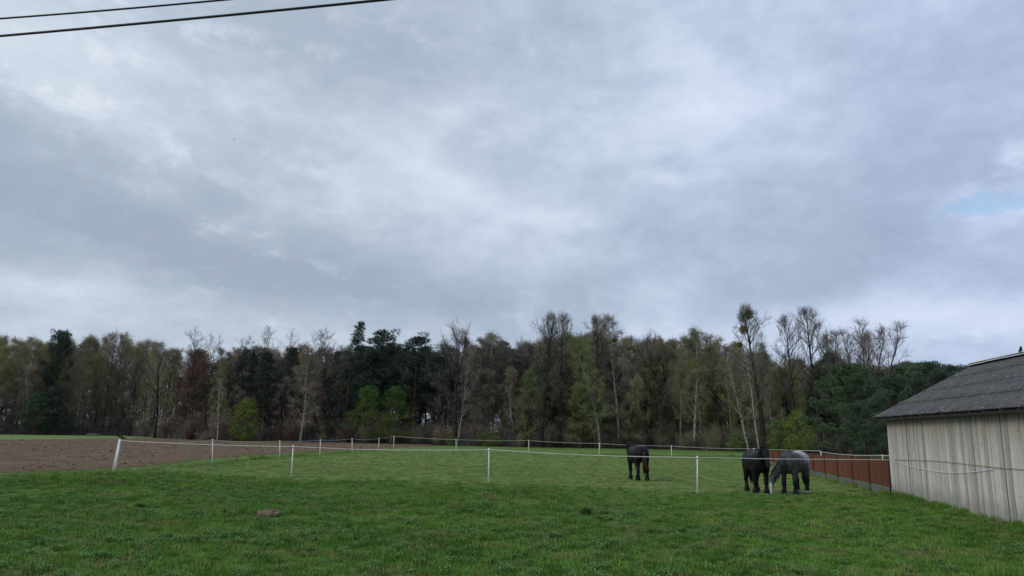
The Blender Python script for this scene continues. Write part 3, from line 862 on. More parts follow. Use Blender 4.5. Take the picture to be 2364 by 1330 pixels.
def make_horse(loc, heading, coat_m, hair_m, pose, label, leg_off=(0, 0, 0, 0), scale=1.0, face_m=None, socks=None):
    """local +x forward"""
    root = empty('horse', Vector((loc[0], loc[1], float(gz(loc[0], loc[1])) - .01)), heading); tag(root, label, 'horse')
    mb = MB()
    loft(mb, [((-.93, 0, 1.10), .10, .13), ((-.88, 0, 1.12), .22, .24), ((-.76, 0, 1.15), .31, .32), ((-.55, 0, 1.15), .375, .365), ((-.28, 0, 1.11), .365, .355),
              ((0, 0, 1.085), .38, .37), ((.28, 0, 1.09), .355, .375), ((.50, 0, 1.11), .31, .385), ((.68, 0, 1.09), .27, .34), ((.80, 0, 1.07), .19, .25), ((.86, 0, 1.06), .08, .12)], 18)
    loft(mb, [((.2, 0, 1.42), .06, .07), ((.42, 0, 1.46), .09, .11), ((.6, 0, 1.42), .08, .1)], 10)   # withers
    NK, HD = pose['neck'], pose['head']
    ax = Vector((0, 1, 0))
    loft(mb, NK, 14); 
    sideax = pose.get('side', ax)
    loft(mb, HD, 12, sideax)
    hs = []
    for i, (fx, sy) in enumerate((('h', 1), ('h', -1), ('f', 1), ('f', -1))):
        o_ = leg_off[i]
        def X(x, t_): return x + o_ * t_
        if fx == 'h':
            ch = [((-.60, sy * .15, 1.15), .17, .27), ((-.60, sy * .20, .92), .15, .235), ((X(-.60, .15), sy * .205, .74), .115, .165), ((X(-.70, .35), sy * .20, .58), .082, .105), ((X(-.79, .6), sy * .195, .47), .080, .100),
                  ((X(-.78, .75), sy * .19, .36), .062, .072), ((X(-.765, .9), sy * .19, .23), .074, .082), ((X(-.74, 1), sy * .19, .13), .104, .118), ((X(-.715, 1), sy * .19, .075), .112, .128), ((X(-.70, 1), sy * .19, .03), .08, .095)]
        else:
            ch = [((.52, sy * .14, 1.08), .15, .24), ((.50, sy * .19, .86), .125, .17), ((X(.48, .2), sy * .19, .68), .092, .118), ((X(.49, .5), sy * .185, .48), .084, .092), ((X(.49, .65), sy * .18, .41), .084, .092),
                  ((X(.48, .75), sy * .18, .33), .062, .068), ((X(.48, .9), sy * .18, .22), .072, .080), ((X(.485, 1), sy * .18, .13), .104, .115), ((X(.51, 1), sy * .18, .075), .112, .128), ((X(.525, 1), sy * .18, .03), .08, .095)]
        loft(mb, ch, 12)
        hs.append((X(-.69, 1) if fx == 'h' else X(.535, 1), sy * (.19 if fx == 'h' else .18)))
    me = remesh(mb); o = link_obj('body', me, coat_m, root)
    if socks:
        # white socks and pale face belong to the coat: a second coat colour on those faces
        me.materials.append(socks)
        for p in me.polygons:
            c_ = p.center
            if (c_.z < .17 and c_.x < -.3) or pose['blaze'](c_): p.material_index = 1
    for (hx, hy) in hs:
        mb = MB(); mb.tube([(hx - .015, hy, .085), (hx, hy, .04), (hx + .01, hy, -.01)], [.062, .078, .092], 12)
        mb.build('hoof', M['hoof'], root, True)
    # head details
    P0, P1 = Vector(HD[0][0]), Vector(HD[-1][0]); hd = (P1 - P0).normalized(); sv = (sideax - hd * sideax.dot(hd)).normalized(); fr = sv.cross(hd)
    if fr.x < 0 and abs(hd.z) > .3: fr = -fr
    if fr.z < 0 and abs(hd.z) <= .3: fr = -fr
    for s in (-1, 1):
        mb = MB(); b_ = P0 - hd * .02 + sv * s * .065
        tip = b_ - hd * .13 + sv * s * pose.get('ear_out', .05) + fr * .02
        loft(mb, [(b_, .035, .022), (b_.lerp(tip, .45), .042, .02), (b_.lerp(tip, .8), .024, .012), (tip, .004, .003)], 8, fr if abs(fr.dot((tip - b_).normalized())) < .9 else sv)
        mb.build('ear', coat_m, root, True)
        bm = bmesh.new(); bmesh.ops.create_uvsphere(bm, u_segments=10, v_segments=8, radius=.024); me_ = bpy.data.meshes.new('eye'); bm.to_mesh(me_); bm.free()
        e_ = link_obj('eye', me_, M['eye'], root); e_.location = P0 + hd * .22 + sv * s * .092 + fr * .045
        mb = MB(); nz = P1 - hd * .045 + sv * s * .042 + fr * .035; bm = bmesh.new(); bmesh.ops.create_uvsphere(bm, u_segments=8, v_segments=6, radius=.014)
        me_ = bpy.data.meshes.new('nostril'); bm.to_mesh(me_); bm.free(); e_ = link_obj('nostril', me_, M['eye'], root); e_.location = nz
    # mane: many locks falling from the crest
    rr = random.Random(label); mb = MB()
    cr_ = [(Vector(c[0]), c[2]) for c in NK]
    for k in range(170):
        t_ = rr.uniform(.18, pose.get('mane_end', .98)) * (len(cr_) - 1); i = min(int(t_), len(cr_) - 2); f_ = t_ - i
        c_ = cr_[i][0].lerp(cr_[i + 1][0], f_); h_ = cr_[i][1] * (1 - f_) + cr_[i + 1][1] * f_
        tan = (cr_[i + 1][0] - cr_[i][0]).normalized(); upn = Vector((-tan.z, 0, tan.x)); 
        if upn.z < 0: upn = -upn
        if tan.z < -.2: upn = Vector((tan.z * -1, 0, abs(tan.x))).normalized()
        a = c_ + upn * (h_ * .93); s = rr.choice((1, 1, -1)) * (1 if rr.random() < .8 else -1); L = rr.uniform(.14, .30)
        wid = rr.uniform(.07, .14)
        p1 = a + Vector((rr.uniform(-.03, .03), s * .05, .02)) + upn * .02
        p2 = a + Vector((rr.uniform(-.05, .05), s * wid, -L * .45))
        p3 = a + Vector((rr.uniform(-.06, .06), s * (wid + .03), -L))
        mb.tube([a - upn * .03, p1, p2, p3], [.014, .017, .012, .002], 4)
    for k in range(26):   # forelock
        a = P0 - hd * .03 + sv * rr.uniform(-.05, .05)
        mb.tube([a, a + fr * .11 + hd * .03, a + fr * .13 + hd * rr.uniform(.1, .24) + sv * rr.uniform(-.05, .05)], [.012, .016, .003], 4)
    mb.build('mane', hair_m, root, True)
    # tail
    mb = MB(); base = Vector((-.93, 0, 1.26))
    sw = pose.get('tail', 0.0)
    for k in range(46):
        a = rr.uniform(0, 6.28); q = math.sqrt(rr.random()); dx, dy = math.cos(a) * q, math.sin(a) * q; L = rr.uniform(.80, 1.02)
        mb.tube([base + Vector((dx * .03 + .02, dy * .03, .02)), base + Vector((-.07 + dx * .05, dy * .05 + sw * .1, -.14)), base + Vector((-.09 + dx * .08, dy * .085 + sw * .4, -.42)),
                 base + Vector((-.07 + dx * .09, dy * .10 + sw * .8, -.70)), base + Vector((-.05 + dx * .05, dy * .07 + sw, -L))], [.022, .026, .024, .018, .003], 5)
    mb.build('tail', pose.get('tail_m', hair_m), root, True)
    root.scale = (scale,) * 3
    return root
M['hoof'] = plain('hoof_horn', (.05, .045, .04), .2, .7)
M['eye'] = plain('dark_eye', (.008, .007, .006), .1, .2, .6)
M['coat_black'] = coat('coat_black', (.005, .005, .006), (.014, .0135, .015), gloss=.5)
M['coat_brownblack'] = coat('coat_brownblack', (.005, .005, .006), (.014, .014, .016), gloss=.5, brown=(.018, .012, .010))
M['coat_grey'] = coat('coat_grey', (.034, .035, .039), (.090, .090, .096), rump=.95, gloss=.6)
M['coat_pale'] = plain('coat_pale', (.38, .37, .36), .25, .8)
def hair(name, c1, c2):
    return foliage(name, c1, c2, None, clump=6)
M['hair_black'] = hair('hair_black', (.007, .007, .008), (.020, .020, .022))
M['hair_brown'] = hair('hair_brown', (.010, .007, .006), (.060, .038, .026))
M['hair_grey'] = hair('hair_grey', (.014, .016, .017), (.060, .064, .062))

# A: lone black horse seen from behind, head hidden beyond the shoulder
poseA = dict(neck=[((.45, 0, 1.20), .22, .33), ((.75, 0, 1.32), .17, .27), ((1.0, 0, 1.42), .125, .205), ((1.2, 0, 1.47), .10, .16), ((1.30, 0, 1.46), .09, .13)],
             head=[((1.24, 0, 1.48), .085, .10), ((1.32, 0, 1.32), .10, .15), ((1.38, 0, 1.08), .075, .115), ((1.42, 0, .90), .060, .08), ((1.43, 0, .83), .045, .055)],
             tail=-.02, tail_m=M['hair_brown'])
A = G(1472, 1108.5)
make_horse(A, R(90 - 9.6 + 17), M['coat_brownblack'], M['hair_black'], poseA, 'lone black horse seen from behind with a brown tinged tail, apart from the others', (.05, -.06, -.03, .05))
# B: black horse, head lifted, behind the grey one
poseB = dict(neck=[((.45, 0, 1.18), .22, .33), ((.72, 0, 1.28), .175, .28), ((.95, 0, 1.40), .135, .21), ((1.12, 0, 1.50), .11, .16), ((1.2, 0, 1.54), .09, .12)],
             head=[((1.17, 0, 1.57), .09, .11), ((1.27, 0, 1.42), .11, .155), ((1.38, 0, 1.20), .08, .12), ((1.48, 0, 1.00), .062, .085), ((1.51, 0, .93), .045, .055)],
             tail=.10, ear_out=.11)
rb = ray(1743, 1010); B = Vector((rb.x / rb.y * 29.1, 29.1, 0))
make_horse(B, R(-108 + 15), M['coat_black'], M['hair_black'], poseB, 'solid black horse with its head lifted, standing left behind the grey one', (.02, .08, .04, -.05), scale=1.07)
# C: grey horse grazing with pale rump and blaze
poseC = dict(neck=[((.40, 0, 1.17), .22, .33), ((.66, -.03, 1.13), .165, .25), ((.88, -.12, .98), .115, .185), ((1.05, -.22, .80), .092, .15), ((1.14, -.28, .68), .08, .12)],
             head=[((1.12, -.27, .70), .078, .10), ((1.19, -.31, .57), .102, .150), ((1.235, -.335, .38), .064, .105), ((1.25, -.35, .20), .050, .072), ((1.255, -.355, .085), .052, .060), ((1.255, -.357, .045), .036, .04)],
             tail=.03, mane_end=.98, ear_out=.10)
rb = ray(1829, 1010); Cc = Vector((rb.x / rb.y * 28.3, 28.3, 0))
make_horse(Cc, R(-110 - 20), M['coat_grey'], M['hair_grey'], poseC, 'dark grey horse with pale rump and white blaze, grazing with its head down', (.10, -.05, -.04, .06), scale=1.07)

# ------------------------------------------------------------------ trees
def rand_dirs(r, n):
    v = r.normal(size=(n, 3)); return v / np.linalg.norm(v, axis=1, keepdims=True)

def tri_twigs(P0, D, L, wd, r):
    """thin tapering slivers: three corners each"""
    n = len(P0); s = np.cross(D, rand_dirs(r, n)); s /= np.linalg.norm(s, axis=1, keepdims=True) + 1e-9
    a = P0 + s * wd[:, None] / 2; b = P0 - s * wd[:, None] / 2; c = P0 + D * L[:, None]
    V = np.stack([a, b, c], 1).reshape(-1, 3); Fc = np.arange(n * 3).reshape(-1, 3)
    return V, Fc

def leaves_tris(Pc, size, r, flat=0.0, asp=.55):
    n = len(Pc); a = rand_dirs(r, n); b = rand_dirs(r, n)
    if flat: a[:, 2] *= (1 - flat); b[:, 2] *= (1 - flat); a /= np.linalg.norm(a, axis=1, keepdims=True)
    b = b - a * (a * b).sum(1, keepdims=True); b /= np.linalg.norm(b, axis=1, keepdims=True) + 1e-9
    a *= size[:, None]; b *= size[:, None] * asp
    V = np.stack([Pc - a, Pc + b * .8, Pc + a, Pc - b * .8], 1).reshape(-1, 3)
    i = np.arange(n) * 4
    Fc = np.stack([np.stack([i, i + 1, i + 2], 1), np.stack([i, i + 2, i + 3], 1)], 1).reshape(-1, 3)
    return V, Fc

def join(parts):
    V = []; Fc = []; o = 0
    for v, f in parts:
        V.append(v); Fc.append(f + o); o += len(v)
    return np.concatenate(V), np.concatenate(Fc)

def polyline(rg, p, d, L, n, jit, trop, pull=Vector((0, 0, 1))):
    pts = [p.copy()]; d = d.normalized()
    for i in range(n):
        d = (d + Vector((rg.gauss(0, jit), rg.gauss(0, jit), rg.gauss(0, jit))) + pull * trop).normalized()
        p = p + d * (L / n); pts.append(p.copy())
    return pts, d

def bare_tree(seed, H=16, r0=.22, first=.3, nl=18, spread=4.0, prof=None, el0=25, el1=65, trop=.10, droop=0.0, jit=.12, stems=1, stem_lean=0, nb2=6, limb=1.0,
              tw=7, fn=4, twl=.8, wmul=1.0, leaf=0, leaf_size=.05, trunk_jit=.04, lean=(0, 0)):
    """trunk with limbs (mesh 1) and a crown of fine twigs with optional young leaves (mesh 2)"""
    rg = random.Random(seed); r = nr(seed); wood = MB(); subs = []
    if prof is None: prof = lambda s: math.sin(math.pi * min(max((s * .85 + .12), 0), 1)) ** .7
    for st in range(stems):
        a_ = 2 * math.pi * st / max(stems, 1) + rg.uniform(-.4, .4)
        dl = Vector((math.cos(a_) * stem_lean + lean[0], math.sin(a_) * stem_lean * .6 + lean[1], 1)).normalized()
        Hs = H * (1 if st == 0 else rg.uniform(.78, .97)); n = 11
        pts, _ = polyline(rg, Vector((math.cos(a_) * .15 * (stems > 1), math.sin(a_) * .15 * (stems > 1), -.2)), dl, Hs, n, trunk_jit, .03)
        rs = r0 / math.sqrt(stems) * 1.1
        rad = [rs * (1.25 if i == 0 else 1) * (1 - i / n) ** .8 + .012 for i in range(n + 1)]
        wood.tube(pts, rad, 7)
        for i in range(nl):
            s = first + (1 - first) * ((i + rg.random() * .8) / nl) ** .9
            s = min(s, .985); t_ = s * n; k = int(t_); f_ = t_ - k
            p = pts[k].lerp(pts[min(k + 1, n)], f_); rt = rad[k] * (1 - f_) + rad[min(k + 1, n)] * f_
            az_ = i * 2.4 + rg.uniform(-.6, .6); s2 = (s - first) / (1 - first)
            el_ = R(el0 + (el1 - el0) * s2 + rg.uniform(-10, 10))
            d = Vector((math.cos(az_) * math.cos(el_), math.sin(az_) * math.cos(el_), math.sin(el_)))
            L = spread * prof(s2) * rg.uniform(.75, 1.1) / (1 if stems == 1 else 1.25)
            lp, ld = polyline(rg, p, d, L, 6, jit, trop)
            r1 = min(rt * .62, .02 + L * .014) * limb
            wood.tube(lp, [r1 * (1 - j / 6.6) + .006 for j in range(7)], 4, False)
            subs.append((lp, L * .25, 1))
            for j in range(nb2):
                q = .22 + .75 * (j + rg.random()) / nb2; t2 = q * 6; k2 = min(int(t2), 5); pp = lp[k2].lerp(lp[k2 + 1], t2 - k2)
                dd = (lp[k2 + 1] - lp[k2]).normalized(); pr = Vector((rg.gauss(0, 1), rg.gauss(0, 1), rg.gauss(0, .6))).normalized()
                d2 = (dd + pr * .85).normalized(); L2 = L * .48 * (1.1 - q * .55)
                bp, _ = polyline(rg, pp, d2, L2, 4, jit * 1.1, trop * .8 - droop * .5)
                wood.tube(bp, [(r1 * .5 * (1 - q * .5)) * (1 - m_ / 4.6) + .004 for m_ in range(5)], 3, False)
                subs.append((bp, L2, 2))
    # fine twigs, all at once
    P0 = []; D0 = []; L0 = []
    for bp, L2, lv in subs:
        m = tw if lv == 2 else max(3, tw // 2)
        A_ = np.array([tuple(q) for q in bp]); nseg = len(A_) - 1
        tt = r.uniform(.15, 1.0, m) * nseg; k = np.minimum(tt.astype(int), nseg - 1); f_ = (tt - k)[:, None]
        P0.append(A_[k] * (1 - f_) + A_[k + 1] * f_)
        dd = A_[k + 1] - A_[k]; dd /= np.linalg.norm(dd, axis=1, keepdims=True) + 1e-9
        D0.append(dd); L0.append(np.full(m, 1.0))
    P0 = np.concatenate(P0); D0 = np.concatenate(D0); n = len(P0)
    up = np.array([0, 0, 1.0])
    D1 = D0 + rand_dirs(r, n) * .8 + up * (.25 - droop * 1.6); D1 /= np.linalg.norm(D1, axis=1, keepdims=True)
    L1 = twl * r.uniform(.55, 1.25, n)
    parts = [tri_twigs(P0, D1, L1, np.full(n, .022 * wmul), r)]
    K = fn; base = np.repeat(P0, K, 0); dr_ = np.repeat(D1, K, 0); ll = np.repeat(L1, K)
    q = r.uniform(.2, .95, n * K); P2 = base + dr_ * (ll * q)[:, None]
    D2 = dr_ + rand_dirs(r, n * K) * .75 + up * (.15 - droop * 2.2); D2 /= np.linalg.norm(D2, axis=1, keepdims=True)
    L2 = twl * r.uniform(.35, .8, n * K) * (1 + droop)
    parts.append(tri_twigs(P2, D2, L2, np.full(n * K, .014 * wmul), r))
    crown = join(parts)
    lv = None
    if leaf:
        idx = r.randint(0, n * K, leaf); Pl = P2[idx] + D2[idx] * (L2[idx] * r.uniform(0, 1, leaf))[:, None] + r.normal(size=(leaf, 3)) * .05
        lv = leaves_tris(Pl, leaf_size * r.uniform(.6, 1.3, leaf), r)
    wm = wood.mesh('trunk', True)
    V, Fc = crown; 
    if lv is not None:
        nf = len(Fc); V, Fc = join([crown, lv]); me = mesh_fast('crown', V, Fc, 3)
        me['nf'] = nf
    else:
        me = mesh_fast('crown', V, Fc, 3); me['nf'] = len(Fc)
    return wm, me

def needle_clump(r, c, rad, n, size, up=.5):
    d = rand_dirs(r, n); rr = rad * r.uniform(.25, 1.0, n) ** .5
    Pc = c + d * (rr[:, None]) * np.array([1, 1, .6])
    A_ = d + np.array([0, 0, up]) + r.normal(size=(n, 3)) * .35; A_ /= np.linalg.norm(A_, axis=1, keepdims=True)
    s = np.cross(A_, rand_dirs(r, n)); s /= np.linalg.norm(s, axis=1, keepdims=True) + 1e-9
    L = size * r.uniform(.7, 1.3, n)
    a = Pc + s * (size * .14); b = Pc - s * (size * .14); c_ = Pc + A_ * L[:, None]
    return np.stack([a, b, c_], 1).reshape(-1, 3), np.arange(n * 3).reshape(-1, 3)

def pine_tree(seed, H=16, r0=.2, first=.45, spread=3.0, nl=26, per=4, nn=60, size=.34, rad=.6, shape='pine', el=15):
    rg = random.Random(seed); r = nr(seed); wood = MB(); parts = []
    pts, _ = polyline(rg, Vector((0, 0, -.2)), Vector((0, 0, 1)), H, 10, .02, .05)
    rd = [r0 * (1 - i / 10.4) + .01 for i in range(11)]; wood.tube(pts, rd, 8)
    for i in range(nl):
        s2 = (i + rg.random()) / nl; s = first + (1 - first) * s2; t_ = min(s, .99) * 10; k = int(t_); p = pts[k].lerp(pts[min(k + 1, 10)], t_ - k)
        az_ = i * 2.4 + rg.uniform(-.5, .5)
        if shape == 'pine': L = spread * (math.sin(math.pi * (s2 * .80 + .17)) ** .8) * rg.uniform(.55, 1.15)
        elif shape == 'spruce': L = spread * (1 - s2) ** .9 * rg.uniform(.8, 1.15) + .1
        else: L = spread * (1 - s2 ** 2.2) ** .6 * rg.uniform(.7, 1.1) + .25
        e_ = R({'pine': el + 25 * s2, 'spruce': -8 + 30 * s2, 'young': 5 + 45 * s2}[shape] + rg.uniform(-8, 8))
        d = Vector((math.cos(az_) * math.cos(e_), math.sin(az_) * math.cos(e_), math.sin(e_)))
        lp, _ = polyline(rg, p, d, L, 4, .12, .08 if shape != 'spruce' else .02)
        wood.tube(lp, [.012 + L * .012 * (1 - j / 4.5) for j in range(5)], 4, False)
        m = max(2, int(per * (L / spread) + 1.2))
        for j in range(m):
            q = (.35 + .65 * (j + 1) / m) * 4; k = min(int(q), 3); c = np.array(tuple(lp[k].lerp(lp[k + 1], q - k))) + r.normal(size=3) * rad * .35
            sc = rg.uniform(.7, 1.2)
            parts.append(needle_clump(r, c, rad * sc, int(nn * sc * sc), size, .5 if shape != 'spruce' else .1))
    tip = np.array(tuple(pts[-1])); parts.append(needle_clump(r, tip - [0, 0, .25], rad * .5, nn // 2, size, .9))
    V, Fc = join(parts); return wood.mesh('trunk', True), mesh_fast('crown', V, Fc, 3)

def leafy_shrub(seed, H=4, Wd=3, nclump=70, nleaf=45, size=.07, stems=7, low=.15):
    rg = random.Random(seed); r = nr(seed); wood = MB(); parts = []; tips = []
    for i in range(stems):
        a = rg.uniform(0, 6.28); l_ = rg.uniform(.1, .55) * Wd / H
        pts, _ = polyline(rg, Vector((rg.uniform(-.2, .2), rg.uniform(-.2, .2), -.1)), Vector((math.cos(a) * l_, math.sin(a) * l_, 1)), H * rg.uniform(.7, .95), 6, .08, .04)
        wood.tube(pts, [.05 * (1 - j / 7) + .01 for j in range(7)], 5, False); tips.append(pts)
    for k in range(nclump):
        d_ = rand_dirs(r, 1)[0]; q = rg.uniform(.35, 1.0) ** .6; lump = 1 + .34 * math.sin(d_[0] * 5 + seed) * math.cos(d_[2] * 4 + d_[1] * 3)
        c = np.array([d_[0] * Wd * .47, d_[1] * Wd * .47, (d_[2] * (.5 if d_[2] > 0 else .42) + .52 - low * .2) * H * .92]) * np.array([q * lump, q * lump, 1])
        if c[2] < .15: c[2] = .15 + rg.random() * .4
        n = int(nleaf * rg.uniform(.4, 1.5)); Pc = c + r.normal(size=(n, 3)) * np.array([.20, .20, .14]) * rg.uniform(.6, 1.4) * (H / 4) ** .4
        parts.append(leaves_tris(Pc, size * r.uniform(.6, 1.4, n), r, .3))
        parts.append(tri_twigs(np.repeat(c[None], 3, 0) - r.normal(size=(3, 3)) * .3, rand_dirs(r, 3), np.full(3, .8), np.full(3, .02), r))
    V, Fc = join(parts); return wood.mesh('trunk', True), mesh_fast('crown', V, Fc, 3)

def bare_shrub(seed, H=3, Wd=3, stems=26, wmul=1.2, leaf=0):
    rg = random.Random(seed); r = nr(seed); wood = MB(); P0 = []; D0 = []
    for i in range(stems):
        a = rg.uniform(0, 6.28); l_ = rg.uniform(.05, .9) * Wd / H * .7
        pts, _ = polyline(rg, Vector((rg.uniform(-.5, .5) * Wd * .4, rg.uniform(-.3, .3) * Wd * .4, -.1)), Vector((math.cos(a) * l_, math.sin(a) * l_, 1)), H * rg.uniform(.6, 1.0), 5, .12, .03)
        wood.tube(pts, [.022 * (1 - j / 6) + .006 for j in range(6)], 3, False)
        A_ = np.array([tuple(q) for q in pts]); m = 26; tt = r.uniform(.6, 5, m); k = np.minimum(tt.astype(int), 4); f_ = (tt - k)[:, None]
        P0.append(A_[k] * (1 - f_) + A_[k + 1] * f_); D0.append(A_[k + 1] - A_[k])
    P0 = np.concatenate(P0); D0 = np.concatenate(D0); D0 /= np.linalg.norm(D0, axis=1, keepdims=True); n = len(P0)
    D1 = D0 + rand_dirs(r, n) * .9; D1 /= np.linalg.norm(D1, axis=1, keepdims=True); L1 = r.uniform(.4, 1.0, n)
    P2 = np.repeat(P0, 3, 0) + np.repeat(D1 * L1[:, None], 3, 0) * r.uniform(.3, 1, (n * 3, 1)); D2 = np.repeat(D1, 3, 0) + rand_dirs(r, n * 3) * .9; D2 /= np.linalg.norm(D2, axis=1, keepdims=True)
    ps = [tri_twigs(P0, D1, L1, np.full(n, .02 * wmul), r), tri_twigs(P2, D2, r.uniform(.2, .5, n * 3), np.full(n * 3, .013 * wmul), r)]
    nf = n * 4
    if leaf:
        idx = r.randint(0, n * 3, leaf); ps.append(leaves_tris(P2[idx] + r.normal(size=(leaf, 3)) * .12, .045 * r.uniform(.6, 1.4, leaf), r))
    V, Fc = join(ps); me = mesh_fast('crown', V, Fc, 3); me['nf'] = nf
    return wood.mesh('trunk', True), me

col_prof = lambda s: (math.sin(math.pi * min(1, s * .75 + .22))) ** .8
K = {}
# kinds: dark alders and oaks, slim bare trees, birches, budding trees, pines, spruce, shrubs
K['alder'] = [bare_tree(10 + i, 18, .33, .38, 34, 4.4, limb=.8, el0=14, el1=60, trop=.09, jit=.16, nb2=7, tw=8, fn=5, twl=.66, trunk_jit=.022) for i in range(3)]
K['oak'] = [bare_tree(20 + i, 15, .34, .18, 20, 6.0, el0=15, el1=62, trop=.13, jit=.15, nb2=8, tw=8, fn=4, twl=.85, trunk_jit=.05) for i in range(3)]
K['slim'] = [bare_tree(30 + i, 16, .14, .10, 26, 2.9, prof=lambda q_: math.sin(math.pi * (q_ * .68 + .22)) ** .9, el0=28, el1=72, trop=.10, jit=.14, nb2=6, tw=8, fn=5, twl=.62, wmul=1.2, trunk_jit=.03) for i in range(4)]
K['poplar'] = [bare_tree(43, 12, .36, .25, 14, 2.7, limb=.8, el0=42, el1=75, trop=.10, jit=.09, stems=9, stem_lean=.40, nb2=6, tw=5, fn=4, twl=.65)]
K['birch'] = [bare_tree(50 + i, 17, .15, .14, 26, 3.1, prof=col_prof, limb=.55, el0=50, el1=76, trop=-.03, droop=.30, jit=.13, nb2=6, tw=9, fn=5, twl=.8, leaf=9000, leaf_size=.06, trunk_jit=.035) for i in range(3)]
K['birch_bare'] = [bare_tree(60 + i, 14, .105, .30, 14, 4.0, limb=.7, el0=48, el1=70, trop=.02, droop=.10, jit=.15, nb2=6, tw=6, fn=4, twl=.8, trunk_jit=.05) for i in range(2)]
K['fan'] = [bare_tree(45 + i, 16, .13, .32, 20, 3.6, prof=lambda q_: math.sin(math.pi * (q_ * .62 + .22)) ** .9, limb=.7, el0=42, el1=66, trop=.06, jit=.13, nb2=6, tw=6, fn=4, twl=.6, wmul=1.0, trunk_jit=.02) for i in range(4)]
K['pole'] = [bare_tree(55 + i, 17, .10, .40, 18, 2.4, prof=col_prof, limb=.5, el0=45, el1=76, trop=-.01, droop=.22, jit=.12, nb2=6, tw=9, fn=5, twl=.75, leaf=6500, leaf_size=.055, trunk_jit=.045) for i in range(3)]
K['budding'] = [bare_tree(70 + i, 14, .16, .06, 28, 3.6, prof=col_prof, el0=22, el1=70, trop=.06, droop=.1, jit=.14, nb2=6, tw=8, fn=5, twl=.8, leaf=14000, leaf_size=.065) for i in range(3)]
K['pine'] = [pine_tree(80 + i, 17, .2, .36, 3.0, 34, 4, 85, .34, .62) for i in range(3)]
K['young_pine'] = [pine_tree(86 + i, 11, .2, .10, 3.4, 44, 5, 80, .33, .62, 'young') for i in range(2)]
K['spruce'] = [pine_tree(90, 18, .24, .10, 3.0, 80, 4, 46, .34, .42, 'spruce')]
K['broad_pine'] = [pine_tree(95 + i, 11, .26, .13, 5.6, 52, 6, 190, .24, .55, 'young') for i in range(2)]
K['leafy'] = [leafy_shrub(100 + i, 5, 3.8, 125, 40, .08) for i in range(3)]
K['leafy_low'] = [leafy_shrub(110 + i, 2, 2.8, 60, 50, .06, low=.05) for i in range(2)]
K['thicket'] = [bare_shrub(120 + i, 3.2, 3.6, 30) for i in range(3)]
K['thicket_bud'] = [bare_shrub(130 + i, 3.6, 3.6, 28, leaf=2600) for i in range(3)]
REFH = dict(  alder=18, oak=15, slim=16, fan=16, pole=17, poplar=12, birch=17, birch_bare=14, budding=14, pine=17, young_pine=11, spruce=18, broad_pine=11, leafy=4.6, leafy_low=2.0, thicket=3.2, thicket_bud=3.6)
for kk, lst in K.items():
    for wm, cm in lst:
        wm.materials.append(M['bark_dark'])
        cm.materials.append(M['twig_dark'])
        if 'nf' in cm and cm['nf'] < len(cm.polygons):
            cm.materials.append(M['bud_olive'])
            mi = np.zeros(len(cm.polygons), np.int32); mi[cm['nf']:] = 1; cm.polygons.foreach_set('material_index', mi)
        # true height
        zs = np.empty(len(cm.vertices) * 3, np.float32); cm.vertices.foreach_get('co', zs); cm['top'] = float(zs[2::3].max())

rt = random.Random(77)
def tree(kind, px, topy, depth, label, cat, group=None, variant=None, barkm='bark_dark', crownm='twig_dark', leafm=None, wide=1.0, name=None, rz=None, lean=0.0, basepx=None, align=0):
    lst = K[kind]; wm, cm = lst[(variant if variant is not None else rt.randrange(len(lst))) % len(lst)]
    bx = px if basepx is None else basepx
    d = ray(bx, 1010); base = Vector((0, 0, 0)) + Vector((d.x, d.y, 0)) * (depth / d.y)
    top = at_depth(px, topy, depth)
    s = max(top.z, .5) / cm['top']
    nm = name or {'alder': 'alder_tree', 'oak': 'oak_tree', 'slim': 'bare_tree', 'fan': 'bare_tree', 'pole': 'birch_tree', 'poplar': 'poplar_tree', 'birch': 'birch_tree', 'birch_bare': 'birch_tree', 'budding': 'budding_tree', 'pine': 'pine_tree',
                  'young_pine': 'pine_tree', 'spruce': 'spruce_tree', 'broad_pine': 'pine_tree', 'leafy': 'leafy_shrub', 'leafy_low': 'leafy_shrub', 'thicket': 'bare_shrub', 'thicket_bud': 'budding_shrub'}[kind]
    o = empty(nm, base, rt.uniform(0, 6.28) if rz is None else rz)
    o.scale = (s * wide, s * wide, s)
    if lean: o.rotation_euler = (0, lean, 0)
    for part, me, mt in (('trunk', wm, barkm), ('crown', cm, crownm)):
        c = bpy.data.objects.new(part, me); C.objects.link(c); c.parent = o
        c.material_slots[0].link = 'OBJECT'; c.material_slots[0].material = M[mt]
        if part == 'crown' and len(c.material_slots) > 1:
            c.material_slots[1].link = 'OBJECT'; c.material_slots[1].material = M[leafm or 'bud_olive']
    if align:
        za = align if align > 1 else None
        co = np.empty(len(wm.vertices) * 3, np.float32); wm.vertices.foreach_get('co', co); co = co.reshape(-1, 3)
        zt_ = cm['top'] * .72 if za is None else (at_depth(px, za, depth).z / s)
        # the trunk is made first: its rings are the first vertices of the mesh
        tr = co[:84].reshape(12, 7, 3).mean(1); kx = np.interp(zt_, tr[:, 2], tr[:, 0]); ky = np.interp(zt_, tr[:, 2], tr[:, 1])
        w_ = o.rotation_euler.to_matrix() @ Vector((kx * s * wide, ky * s * wide, 0))
        tgt = at_depth(px, za or (topy + 60), depth).x
        o.location.x += tgt - (base.x + w_.x)
    tag(o, label, cat, group); return o

def E_(px): return edge_at(px)
